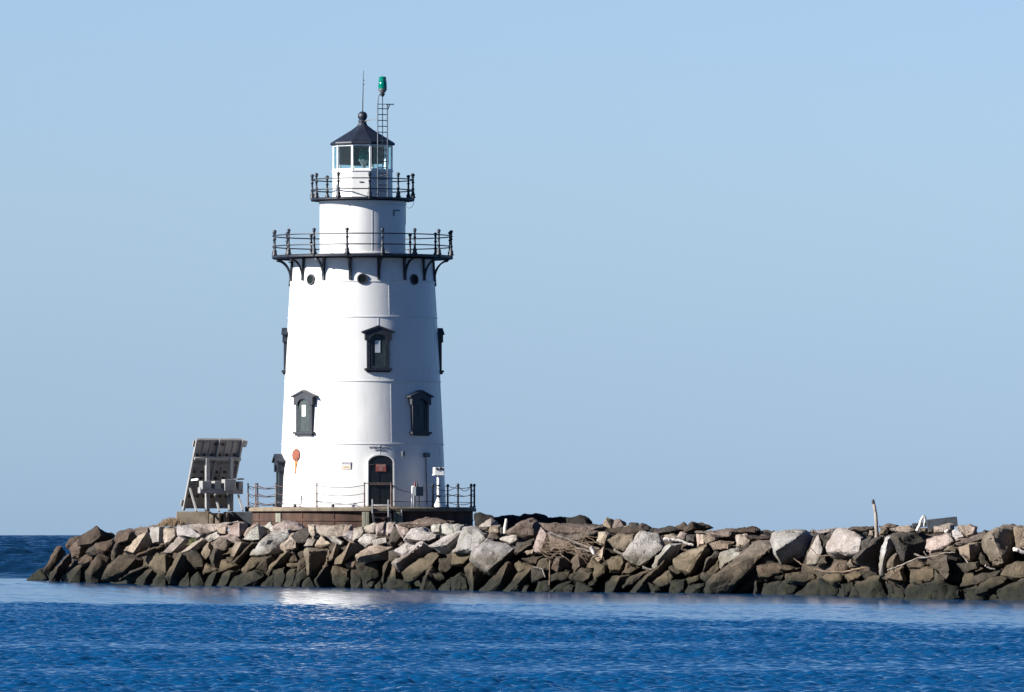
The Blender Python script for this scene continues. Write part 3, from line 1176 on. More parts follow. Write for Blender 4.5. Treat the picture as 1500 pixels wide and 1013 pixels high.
# white marker post with a square head and dark bands
def make_marker():
    x, y = XL(643), -2.75
    root = empty('marker_post', (x, y, Z0), 'white post with dark bands, flared foot and square white head on the foundation', 'marker post')
    O = (x, y, Z0)
    m = MB()
    zt, zb = ZL(684.5), ZL(694.5)
    m.box((x, y, (zt + zb) / 2), (.36, .36, zt - zb), R(12))
    m.box((x, y, zb - .02), (.41, .41, .035), R(12))
    m.build('marker_head', MAT['white2'], root, O, bevel=.008)
    ux, n = rad_frame(12)
    for dx, dz in ((-.09, .08), (.06, .09), (.14, .06)):
        m = MB()
        c = Vector((x, y, (zt + zb) / 2)) + n * .185 + ux * dx + Vector((0, 0, dz))
        mm = MB()
        mm.lathe([(0, .03), (.045, .025), (.05, -.01), (0, -.01)], 12)
        rot = Matrix.Rotation(R(12), 4, 'Z') @ Matrix.Rotation(R(90), 4, 'X')
        m.add([rot @ p + c for p in mm.v], mm.f)
        m.build('head_lamp', MAT['dark'], root, O, smooth=50)
    m = MB()
    m.lathe([(.06, ZL(731)), (.06, zb - .03)], 14, (x, y, 0))
    m.build('pole', MAT['white2'], root, O, smooth=50)
    for v0, v1 in ((712, 710), (728, 725)):
        m = MB()
        m.lathe([(.062, ZL(v0)), (.072, ZL(v0) + .01), (.072, ZL(v1)), (.062, ZL(v1) + .005)], 14, (x, y, 0))
        m.build('band', MAT['dark'], root, O, smooth=50)
    m = MB()
    m.lathe([(.17, ZL(742)), (.155, ZL(738.5)), (.11, ZL(734)), (.07, ZL(730.5)), (.06, ZL(729.5))], 18, (x, y, 0))
    m.build('flared_foot', MAT['white2'], root, O, smooth=50)
make_marker()

# ------------------------------------------------------------------ concrete pad and solar rack
def make_pad():
    y = .4
    m = MB()
    m.box(((XL(258) + XL(306)) / 2, y + 1.0, (ZL(748) + ZL(767)) / 2), (XL(306) - XL(258), 2.6, ZL(748) - ZL(767)))
    o = tag(m.build('concrete_pad', MAT['concrete'], None, bevel=.03), 'tan concrete pad under the solar panel rack', 'concrete pad')
    m = MB()
    rng = random.Random(4)
    x0, x1 = XL(306.3), XL(334)
    for i in range(3):
        xa, xb = x0 + (x1 - x0) * i / 3, x0 + (x1 - x0) * (i + 1) / 3 - .03
        m.box(((xa + xb) / 2, y + .9 + rng.uniform(-.1, .1), ZL(757) + rng.uniform(-.03, .03) - .02), (xb - xa, 2.3, .45), R(rng.uniform(-4, 4)))
    tag(m.build('broken_concrete', MAT['concrete_old'], None, bevel=.06), 'broken rough end of the concrete pad beside its smooth tan face', 'broken concrete')
    m = MB()
    m.box(((XL(330) + XL(384)) / 2, y + 1.9, (ZL(748.5) + ZL(772)) / 2), (XL(384) - XL(330), 2.4, ZL(748.5) - ZL(772)))
    m.box((XL(363), y + 1.6, ZL(744.5)), (.33, .8, .2))
    tag(m.build('landing_block', MAT['beamwood'], None, bevel=.03), 'dark landing block between the concrete pad and the round foundation', 'landing block')
make_pad()

def make_rack():
    al = R(66)
    h = Vector((-math.cos(al), math.sin(al), 0))            # horizontal way the panels face
    e1 = Vector((math.sin(al), math.cos(al), 0))
    run = .565 / math.cos(al)
    e2 = Vector((0, 0, 2.66)) - h * run
    L = e2.length
    e2.normalize()
    nb = e2.cross(e1)
    if nb.y > 0:
        nb = -nb
    O = Vector((XL(268), .9, Z0 - .02))
    W = 1.71 / math.sin(al)
    root = empty('solar_rack', (XL(312), 1.2, ZL(748)), 'grey solar panel rack seen from behind on posts above the concrete pad', 'solar rack')
    RO = (XL(312), 1.2, ZL(748))
    P = lambda a, b, c=0.0: O + e1 * a * W + e2 * b * L + nb * c
    # six panels, two columns by three rows
    rows = ((0.0, .345), (.35, .63), (.635, 1.0))
    cut = (0, .49, 1.0)
    holes = {0: [(.12, .5), (.3, .5), (.5, .5), (.8, .5)], 1: [(.14, .3), (.14, .62), (.5, .3), (.5, .62)], 2: [(.12, .38), (.45, .38), (.8, .38), (.88, .8)]}
    for ri, (b0, b1) in enumerate(rows):
        for ci in (0, 1):
            a0, a1 = cut[ci] + .008, cut[ci + 1] - .008
            m = MB()
            m.prism([(a0 * W, b0 * L), (a1 * W, b0 * L), (a1 * W, b1 * L), (a0 * W, b1 * L)], O, e1, e2, nb, -.04, .0)
            pn = m.build('solar_panel', MAT['panelback'], root, RO)
            m = MB()
            for b in (b0 + .008, b1 - .012):
                m.beam(P(a0, b, .025), P(a1, b, .025), .05, .05, up=nb)
            for k in (.33, .66):
                a = a0 + (a1 - a0) * k
                m.beam(P(a, b0 + .02, .012), P(a, b1 - .02, .012), .03, .03, up=nb)
            m.build('panel_frame', MAT['panelframe'], pn, RO)
            for ha, hb in holes[ri]:
                if ri == 2 and ci == 1 and ha > .85:
                    ha = .18
                c = P(a0 + (a1 - a0) * ha, b0 + (b1 - b0) * hb, .02)
                m = MB()
                m.prism([(.058 * math.cos(t * math.pi / 6), .058 * math.sin(t * math.pi / 6)) for t in range(12)], c, e1, e2, nb, -.01, .03)
                m.build('junction_box', MAT['dark'], pn, RO)
    m = MB()
    for a, wd in ((-.012, .085), (.49, .06), (1.0, .06)):
        m.beam(P(a, -.02, .05), P(a, 1.0, .05), .12, wd, up=e1)
    m.build('side_rail', MAT['rack'], root, RO)
    m = MB()
    m.beam(P(-.02, .745, .12), P(1.01, .735, .12), .09, .2, up=nb)
    m.build('cross_beam', MAT['rack'], root, RO)
    m = MB()
    c = P(1.06, .93, .0)
    m.prism([(-.06, -.13), (.1, -.13), (.12, .13), (-.06, .13)], c, e1, e2, nb, -.03, .03)
    c = P(-.05, .93, .0)
    m.prism([(-.04, -.13), (.04, -.13), (.04, .13), (-.04, .13)], c, e1, e2, nb, -.06, .01)
    c = P(-.06, .07, .0)
    m.prism([(-.04, -.13), (.04, -.13), (.04, .13), (-.04, .13)], c, e1, e2, nb, -.06, .01)
    m.build('end_bracket', MAT['panelframe'], root, RO)
    yb = .2
    def post(u, v0, w_, y):
        m = MB()
        m.box((XL(u), y, (ZL(v0) + ZL(748)) / 2), (w_, w_, ZL(v0) - ZL(748)), R(27))
        m.build('post', MAT['rack'], root, RO, bevel=.012)
    post(303.5, 670, .15, .0)
    post(338.2, 669, .13, .4)
    m = MB()
    m.beam((XL(292), -.35, ZL(717)), (XL(353.5), .36, ZL(718.5)), .26, .22)
    m.build('shelf_beam', MAT['panelframe'], root, RO)
    for u0, u1, v0, v1 in ((293, 308, 703.5, 716), (311, 322, 703.5, 716), (325, 344.5, 701, 718), (346, 354, 704, 716)):
        m = MB()
        wd = (u1 - u0) / 38
        m.box((XL((u0 + u1) / 2), -.32 + (u0 - 293) * .0116, (ZL(v0) + ZL(v1)) / 2), (wd * .9, .34, ZL(v0) - ZL(v1)), R(25))
        m.build('battery_box', MAT['rack'], root, RO, bevel=.015)
    m = MB()
    m.beam((XL(345), .1, ZL(701)), (XL(354), .25, ZL(700.5)), .3, .06)
    m.build('box_lid', MAT['graybox'], root, RO)
    m = MB()
    m.beam((XL(280), .3, ZL(702)), (XL(290.5), .1, ZL(701)), .07, .07)
    m.build('stub_bar', MAT['white2'], root, RO)
    for (ua, va, ya), (ub, vb, yb2) in (((275.5, 708, .6), (288.5, 748, -.5)), ((314.5, 723, .3), (321.5, 748, -.5)), ((333, 722, .5), (335.5, 747, -.2)), ((348.7, 724, .2), (356, 747, -.4))):
        m = MB()
        m.beam((XL(ua), ya, ZL(va)), (XL(ub), yb2, ZL(vb)), .065, .065)
        m.build('brace', MAT['rack'], root, RO)
make_rack()

# ------------------------------------------------------------------ rubble breakwater
CLS = {  # granite tints; 'k' and some darker stones have shade put into the colour
    'g': (.345, .33, .32), 'p': (.33, .28, .255), 'y': (.35, .3, .25), 't': (.22, .178, .14), 'm': (.155, .125, .11),
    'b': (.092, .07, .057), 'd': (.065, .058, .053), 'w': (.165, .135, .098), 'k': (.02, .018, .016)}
LOOK = {'g': 'pale grey', 'p': 'pinkish', 'y': 'cream', 't': 'tan', 'm': 'mauve brown', 'b': 'dark brown', 'd': 'dark grey', 'w': 'olive brown', 'k': 'near black'}

# every stone or dark gap filler: class, outline, ridge (tile pixels, 7.5 per photo pixel), optional forward shift in metres
ROCKS = {}
ROCKS[40] = """
d|0,775 60,700 150,640 190,650 240,775|
b|180,680 280,520 330,400 380,390 420,480 330,600 250,700|330,480
b|240,700 380,570 470,480 490,560 400,690 330,775 235,775|330,640
b|420,400 480,320 560,280 640,285 520,370 470,440||-1
b|530,340 650,295 760,183 800,215 950,295 860,345 760,365 690,400 560,400|775,200 820,290 700,380
b|470,420 560,350 680,340 760,370 660,470 560,545 490,530|600,400
b|760,375 880,340 960,310 960,370 900,470 840,480 760,450|
b|950,330 990,250 1060,240 1150,225 1210,270 1190,330 1090,360 970,390|1120,270 1100,340
d|940,440 980,370 1090,350 1170,370 1080,460 1030,490 960,530 930,510|970,400
y|1070,455 1300,260 1345,290 1390,370 1300,440 1210,505 1160,490|1300,265 1160,480
m|1160,220 1260,195 1360,185 1340,270 1230,330 1205,270||-1.5
g|1345,195 1450,180 1512,185 1510,370 1440,368 1385,365|1450,185 1442,362
b|645,690 720,560 780,480 850,475 910,500 930,560 880,640 820,775 680,775|760,560 700,720 850,600
b|820,770 850,690 930,580 1010,495 1200,510 1330,560 1360,620 1200,650 1090,690 1000,780|940,600 1190,540 1050,690
d|1000,780 1100,700 1290,620 1340,640 1230,730 1190,785|1100,710 1290,630
b|1200,780 1290,690 1390,655 1450,710 1390,785 1260,810|1380,660 1300,760
b|1200,515 1380,420 1512,390 1512,430 1400,500|1390,430
b|430,710 600,590 730,550 700,620 640,700 560,770 440,770|600,610
b|550,600 640,510 740,480 720,560 620,620|
w|1390,785 1450,710 1540,690 1560,835 1380,835|
d|640,470 760,370 840,440 840,480 740,520 660,500||-.6
"""
ROCKS[230] = """
w|-80,620 0,480 90,475 210,540 110,720 30,720|90,480 95,700
y|85,200 225,192 225,300 130,390 80,380|
g|225,180 350,170 520,280 510,320 430,350 300,300 225,290|
p|60,470 240,290 330,330 380,390 280,460 110,500|300,330 150,480|.5
p|370,180 560,160 880,125 905,140 780,200 660,220 540,275 480,210||-.6
p|780,180 900,135 1000,145 985,210 915,315 800,295|905,140 905,300
y|665,190 775,178 770,285 690,280|
g|530,320 665,228 705,290 690,310 570,365|668,232 692,305|.5
p|270,475 380,400 500,320 555,350 490,430 400,450|500,330 330,460|.6
m|590,360 700,310 780,310 830,370 770,460 680,500 620,440||.3
p|690,300 800,290 870,300 940,350 870,380 820,350|
t|805,515 860,340 930,350 1010,370 960,450 840,530|930,360 845,520|.4
p|955,280 1000,200 1110,160 1050,240 970,300|
g|930,330 1110,160 1170,180 1230,260 1130,350 1030,355|1110,170 1130,340|.5
g|1170,185 1250,140 1330,240 1260,250|
g|1030,500 1130,350 1240,265 1400,270 1450,290 1300,350 1340,400 1370,480 1240,490 1130,515|1130,360 1230,480|.3
y|1360,400 1500,270 1540,300 1540,440 1400,480||.3
g|1250,250 1400,200 1480,210 1480,280 1260,295|
b|820,580 1050,360 1110,370 1000,540 960,600 850,595|1050,365 850,585|.4
w|940,670 1030,510 1150,515 1240,500 1200,540 1090,650 960,720|
t|465,500 500,430 570,360 610,440 600,510 540,570 500,560|
d|585,530 620,450 660,435 720,480 740,520 700,620 640,630|640,450 620,560|.3
k|280,480 370,420 450,450 520,560 520,660 440,670 380,610|
w|100,740 200,600 250,480 280,485 440,660 430,690 350,690 260,790 150,800|270,500 150,730
b|250,800 340,690 380,740 380,835 240,835|345,695 360,830
d|380,740 450,690 530,760 530,835 380,835|
w|525,835 560,740 640,690 710,690 640,770 610,835|650,700 600,830
w|500,680 540,590 640,640 690,650 640,690 510,720|
w|680,690 720,560 760,555 860,610 950,600 940,640 800,670|760,570 850,620
w|680,830 720,720 800,670 920,655 880,720 810,750 780,835|810,680 780,790
w|760,525 860,530 830,580 770,560|
d|810,790 850,740 960,690 1080,660 1190,700 1200,740 1120,800 1000,835 800,835|
b|1090,650 1190,530 1260,510 1320,560 1230,640 1210,710|1200,540
w|1135,830 1220,745 1290,720 1300,800 1280,835|1280,730
w|1215,700 1240,630 1400,520 1420,470 1490,480 1480,560 1380,600 1290,650 1230,730|1420,480 1260,640
d|1290,680 1400,640 1420,720 1390,835 1300,835|
w|1400,790 1440,690 1520,620 1545,640 1520,820 1390,835|1530,650 1490,800
d|0,740 90,745 100,835 -60,835|
"""
ROCKS[420] = """
d|50,290 120,250 250,215 290,260 210,340 190,380 130,380 90,330|
g|190,400 240,310 330,330 320,370 280,415 200,415|
p|-150,200 -60,140 0,135 120,150 220,215 130,240 20,290 -60,260||-.4
y|235,170 310,170 320,300 300,320 240,215|
p|325,170 640,170 700,200 640,300 560,330 480,330 390,300 330,250||-.5
y|310,395 380,305 490,370 430,430 370,430|480,375|.3
g|440,290 560,300 640,360 600,400 540,370 490,350|
g|620,290 670,245 730,240 720,350 690,340|
p|640,170 720,170 720,240 660,240 620,290|
g|730,350 740,220 830,190 870,220 840,290 790,340||.3
p|860,200 970,150 975,270 900,260|
p|970,160 1075,140 1080,285 980,290|
p|1085,145 1200,140 1190,290 1100,300|
g|790,350 860,285 1000,300 940,380 870,420||.3
g|945,340 1090,290 1120,350 1080,380 960,400|1090,295 1100,365|.4
d|1150,300 1190,200 1250,200 1265,330 1190,400 1110,380|
p|1200,165 1350,180 1360,300 1270,320 1250,220|
t|530,600 690,337 750,345 860,410 760,500 650,580 590,610|697,345 600,600|.5
t|470,560 540,370 600,400 560,500 500,560|545,375 500,545|.3
t|210,450 240,442 480,435 440,560 330,720 240,740|242,455 242,720|.3
t|420,590 460,440 490,450 480,560 440,620|
b|10,540 60,470 120,500 130,580 20,590|
b|120,470 210,450 210,520 150,550|
b|130,590 200,530 220,580 230,600 160,690 120,690|
w|0,600 170,598 160,622 10,625||.6
d|130,700 220,610 240,740 140,820 80,820|
w|160,830 250,740 340,820 330,845|250,745
b|310,770 430,600 500,620 510,810 380,830|430,610 330,770
w|505,620 690,650 690,800 640,850 520,820|
w|700,660 760,650 830,660 830,840 720,840|
t|640,595 700,575 760,590 740,650 680,640|
y|750,510 970,405 1000,380 1190,400 1130,470 1100,540 850,570 770,560|800,520 1000,480|.7
k|760,590 850,600 1060,560 1050,760 850,840 830,700||-1.2
b|1060,620 1120,540 1190,580 1130,640 1090,780 1060,800 1050,700|1120,560 1070,700
d|1130,470 1170,450 1270,450 1240,530 1190,580 1130,560|
w|1100,800 1190,590 1250,690 1270,780 1200,840 1110,860|1190,600 1200,800
w|860,850 930,790 970,790 960,840|
w|960,840 1040,770 1060,850 980,860|
k|1110,868 1130,800 1240,770 1360,790 1400,868|
"""
ROCKS[600] = """
g|-190,590 0,450 145,345 240,430 170,560 0,630 -100,680|145,355 20,480 -150,595|.5
g|-180,450 -50,380 40,310 150,340 -20,470 -80,530 -100,450||.2
w|-100,690 0,640 160,590 230,465 290,470 355,515 270,610 30,800 -60,790|330,500 255,610 30,780|.2
m|-110,165 90,120 330,110 500,130 490,150 250,190 0,195||-1
g|15,200 150,190 240,230 340,270 340,320 230,370 120,340 0,350 -60,330|
g|240,175 350,155 345,260 250,260||.3
g|350,165 630,150 640,165 570,240 450,290 350,270|
d|340,280 405,285 380,320 345,320||.3
g|220,400 350,320 560,240 605,310 470,450 410,480 260,430|565,250 410,395 240,415|.4
g|470,470 620,300 590,200 770,190 870,250 860,300 790,360 720,440 700,490 600,490|
g|760,180 890,108 970,160 900,210 780,205|895,112 890,190
d|770,190 880,190 870,240 790,235|
t|880,180 1000,180 1000,270 880,260|
d|1000,200 1040,200 1020,270 1000,270|
m|1050,250 1170,160 1310,118 1400,130 1440,170 1380,310 1200,270 1060,270||-.5
d|830,330 880,260 960,270 1000,310 960,340|
g|1000,325 1190,262 1200,340 1120,375|
g|690,555 720,420 850,330 1000,340 1200,425 1100,560 890,720 860,700 770,630|1160,425 860,670 770,450|.7
d|1190,370 1380,330 1370,380 1180,500 1150,480|
y|1270,460 1370,440 1350,490 1300,490|
w|480,450 600,490 700,490 640,560 600,620 480,600||-.3
k|330,540 480,500 560,560 460,680 400,720 320,680||-1
w|600,650 680,570 760,610 790,650 870,720 800,800 720,885 680,885 660,730|685,660 700,860
b|780,890 870,790 1080,580 1150,600 1190,710 1030,885 930,890|1080,590 1000,800
w|1020,890 1120,790 1220,700 1340,640 1390,680 1400,760 1330,840 1200,890|1340,650 1200,800
w|1160,600 1200,560 1300,610 1390,630 1230,700 1190,690|
b|1230,540 1350,525 1470,510 1390,620 1310,600|
b|120,880 190,700 250,640 330,780 340,880|190,720
w|330,880 360,830 460,745 450,885|455,750 445,880
d|240,700 350,690 400,760 330,800 270,760|
d|460,760 560,690 660,760 670,885 460,885|
w|1240,890 1270,840 1310,840 1290,895||.3
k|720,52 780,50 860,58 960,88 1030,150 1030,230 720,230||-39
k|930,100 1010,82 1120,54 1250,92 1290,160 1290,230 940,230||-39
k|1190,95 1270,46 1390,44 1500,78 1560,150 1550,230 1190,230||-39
"""
ROCKS[780] = """
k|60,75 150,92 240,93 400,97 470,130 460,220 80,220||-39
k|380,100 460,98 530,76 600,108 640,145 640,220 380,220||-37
d|560,160 700,158 820,166 820,220 560,220||-33
p|25,410 90,180 170,250 160,420 80,470 30,450|160,260 90,460|.3
m|90,150 420,160 800,200 780,215 640,270 500,270 330,290 170,250||-1
m|250,300 480,270 720,240 720,290 600,320 480,370 300,330|
m|180,260 330,290 480,360 440,430 330,480 200,460||.2
y|705,350 725,240 760,230 850,260 830,340 800,400 740,390||.4
b|800,210 1330,220 1180,260 900,280 830,250||-1
t|840,340 940,280 1100,265 1165,280 1150,350 1110,380 1000,460 920,440|1105,275 1100,350
g|990,510 1160,370 1190,250 1350,255 1440,415 1180,635 1060,580|1425,415 1180,620 1060,500|.5
t|790,165 815,90 920,120 880,210 810,215|810,110 860,200|-2
m|900,120 970,105 1030,150 1010,200 890,210|960,110 1000,180|-2
t|980,210 1060,165 1070,215||-1.5
d|1070,160 1160,155 1150,215 1070,215||-1.5
b|1150,200 1200,150 1280,180 1330,225 1180,230|1200,160 1190,220|-1.5
y|650,540 720,470 790,400 770,550 680,600|780,420 765,540|.3
w|605,620 660,540 770,560 760,640 680,650 620,650|
k|780,420 900,430 940,480 830,540 790,560||-1
w|815,560 870,520 990,490 1040,580 970,700 830,710|
w|970,700 1040,580 1180,640 1100,710 990,720|
w|45,620 80,560 150,520 230,570 190,690 100,680|
b|205,650 250,540 330,520 410,560 420,640 270,690|300,540
k|190,720 420,640 450,680 400,780 200,800||-.8
m|420,560 500,480 590,480 640,540 600,620 520,640 460,690|495,500 520,620
w|415,740 540,640 670,680 650,760 560,830 480,800|
w|670,680 690,600 820,600 820,700 740,750 680,780|
w|610,850 690,750 740,750 660,850|
k|690,790 850,710 960,710 820,800 790,895 700,895||-1
w|795,895 820,800 920,720 1100,725 980,800 900,900|960,740 900,870
w|990,840 1080,760 1190,690 1300,670 1180,770 1090,840 1000,870|
w|1080,900 1180,780 1300,640 1500,500 1560,560 1360,790 1280,850 1300,905|1450,560 1200,800
w|1260,800 1400,840 1440,890 1340,905|
w|1360,790 1420,720 1520,660 1560,740 1500,860 1410,850|
w|340,870 400,820 470,830 450,895 350,895||.4
d|200,895 280,830 420,800 350,895|
d|460,895 480,790 560,840 700,870 690,895|
d|0,640 110,650 140,740 60,800 0,800|
d|40,895 60,790 200,790 210,895|
"""
ROCKS[960] = """
g|-40,620 0,520 160,385 280,380 250,450 200,540 130,640 0,720|170,400 20,560|.2
d|-70,215 200,195 290,210 280,250 100,265 0,270||-1
b|210,195 305,130 360,160 370,240 290,250||-1.6
b|350,180 400,135 520,150 640,200 500,230 300,270|405,140 420,220|-1.4
m|440,250 530,235 600,230 780,225 890,240 880,320 700,330 680,270 560,280||-.6
y|450,250 530,245 550,400 460,410|
t|530,290 600,270 690,310 680,350 560,390|
t|90,275 200,260 280,320 150,330 95,320|
p|220,310 280,260 340,270 330,340|
d|340,280 440,270 440,380 350,350|
b|830,220 950,200 1060,180 1180,205 1180,260 1000,260 880,250|1165,207 1110,255|-1
p|890,280 1000,270 1060,330 990,460 930,420 890,400|
b|990,280 1290,290 1280,340 1130,340 1060,330||-.6
t|600,375 700,340 880,350 870,370 800,440 740,460 640,450|800,380 803,440
t|220,560 300,490 560,385 610,450 500,640 380,720 330,720 230,640|565,390 350,600 380,705|.4
d|520,670 570,540 680,440 740,470 690,560 620,650 540,680|580,540 530,660
w|580,690 700,560 730,640 640,740 600,740|
g|710,540 730,480 790,470 900,415 970,460 950,500 800,600 730,640||.3
d|940,410 1030,360 1050,390 980,460|
m|520,900 650,720 720,650 900,550 1120,340 1290,345 1290,420 1050,620 900,800 800,900|1285,415 1040,610 880,800 700,700|.3
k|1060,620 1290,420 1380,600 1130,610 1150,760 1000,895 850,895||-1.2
w|-30,800 0,790 130,680 160,640 190,760 150,850 60,880|
d|160,640 200,610 320,700 190,760|
k|160,900 170,790 330,770 330,900|
w|340,760 500,700 500,780 370,830|
w|340,895 370,830 540,800 560,830 430,900|
d|500,750 520,680 620,740 560,800|
b|1120,620 1450,610 1500,640 1400,660 1280,720 1230,760 1150,740|
k|1250,760 1350,660 1430,680 1420,780 1370,800||-.6
w|1080,900 1100,770 1180,790 1160,900|1105,780 1115,880
d|1180,915 1200,810 1370,790 1440,830 1400,920|
k|540,905 640,850 790,830 790,905||.2
"""
ROCKS[1140] = """
g|-60,270 60,240 200,205 280,210 410,300 300,510 50,620 30,600 -50,450|280,228 50,420 -40,460|.6
g|355,230 520,200 650,200 620,240 510,290 470,280|
d|510,290 630,220 600,330 570,330|
g|310,600 330,480 440,280 490,420 520,450 420,600 400,620|446,285 485,430 420,595|.5
d|450,280 590,335 510,430 495,420|
g|520,410 625,310 640,215 800,208 930,250 1000,330 900,460 820,520 650,530 530,470|905,350 885,470|.3
d|910,360 1000,330 1040,290 980,400 920,440|
b|770,210 1050,180 1060,220 1000,240 930,250 830,220||-1
m|1100,190 1200,155 1300,175 1340,190 1150,220||-1
t|1000,230 1050,230 1050,300 990,290|
k|930,250 990,240 980,290||-.5
t|1110,220 1180,225 1180,280 1110,280|
d|820,530 950,440 1070,310 1130,295 1160,320 1110,440 1090,640 960,640 860,600|960,440 850,550|.4
g|1110,600 1130,420 1190,290 1280,260 1330,330 1280,480 1170,560 1150,740 1125,740|1200,300 1145,620|.6
d|1250,280 1400,260 1510,260 1620,350 1610,450 1500,530 1380,590 1350,560 1330,400|1290,330 1410,400 1380,560
m|1195,640 1230,560 1300,485 1350,510 1375,600 1240,660|1295,490|.7
m|530,670 650,580 770,545 780,660 700,690 560,690|
p|760,600 800,540 880,640 780,650|
d|420,600 530,480 540,590 460,620|
w|80,710 230,670 440,680 430,760 290,830 100,800|
d|0,850 100,790 200,770 270,830 180,940 0,920|
w|190,945 290,840 440,760 480,950|445,770 475,940
k|445,760 500,770 690,880 690,950 490,950||-.8
w|500,740 650,690 750,700 730,800 640,850 530,790|
w|740,720 910,680 940,700 890,770 780,800|
k|920,690 1110,650 1120,740 950,770||-.8
w|680,820 830,790 860,830 770,945 700,950|
w|770,955 830,840 900,900 940,965|
w|850,830 1000,760 1110,745 1150,830 1190,860 1240,985 940,975 930,900|1100,760|.2
t|1170,700 1260,660 1370,620 1420,800 1370,820 1280,790 1190,760||.2
w|1180,790 1280,800 1400,880 1410,1000 1250,990|
b|0,610 130,605 270,650 200,680 60,690 0,660|
"""
ROCKS[1300] = """
b|0,165 90,170 130,190 30,210 -20,200||-1
y|20,215 130,200 250,180 330,230 260,240 130,260|
t|340,200 440,200 430,260 350,250|
d|440,205 510,200 500,260 440,260|
p|515,190 710,170 715,220 620,250 520,250|
g|700,230 820,220 880,310 740,340|
p|770,190 920,160 985,190 970,290 880,310 830,220|
p|420,430 440,330 700,260 770,330 720,380 610,460 460,490||.3
w|620,450 680,400 770,410 770,470 640,470||.4
m|740,370 1020,280 1250,200 1390,190 1290,250 1030,350 900,390 780,400|
t|780,420 890,390 1030,370 1020,470 990,550 900,560 800,490|895,390 905,540|.4
t|1020,350 1150,275 1240,200 1390,195 1420,420 1380,560 1290,600 1230,640 1170,640 1060,470|1150,280 1275,590|.6
t|1395,190 1620,180 1660,300 1640,440 1420,430|
k|1000,560 1030,470 1160,640 1020,620||-.5
m|500,620 650,510 690,640 700,740 640,780 510,640|655,520 690,700|.3
k|660,510 780,520 840,690 790,830 650,790||-1
d|770,600 1000,570 1010,640 850,700|
b|210,600 330,535 450,610 400,650 240,650|
w|245,800 260,680 400,640 500,640 520,830 400,840 390,760|505,650 518,820
d|520,650 640,760 640,790 530,830|
w|270,800 390,760 400,840 300,830||.3
d|200,1005 220,880 400,840 580,800 780,860 890,960 860,1005||.2
w|800,850 850,710 930,710 980,760 970,830 880,860|940,720 970,820
d|940,740 1250,670 1240,730 980,830|
w|980,920 1040,820 1150,760 1320,730 1350,780 1200,880 1090,930|
w|1250,720 1300,620 1500,580 1680,600 1680,740 1400,780 1310,760|
d|1190,900 1330,810 1520,740 1680,760 1680,1010 1280,1010||.2
d|820,880 980,870 1080,940 1120,1005 870,1005|
d|1100,1010 1200,930 1300,1010|
"""

SECTION = [(150, 'at the seaward tip'), (250, 'before the concrete pad'), (345, 'under the solar rack'), (415, 'under the chain fence'),
           (475, 'below the rusty plate'), (535, 'below the rusty steel side'), (590, 'below the lighthouse door'), (650, 'below the electrical box'),
           (700, 'below the marker post'), (780, 'around the white stake'), (880, 'around the twig tangle'),
           (985, 'past the twig tangle'), (1060, 'around the white log'), (1140, 'past the white log'), (1215, 'around the white block'),
           (1300, 'around the driftwood pole'), (1385, 'around the forked stump'), (1440, 'past the dark beam'), (9999, 'at the landward end')]
ORD = 'first second third fourth fifth sixth seventh eighth ninth tenth eleventh twelfth'.split()

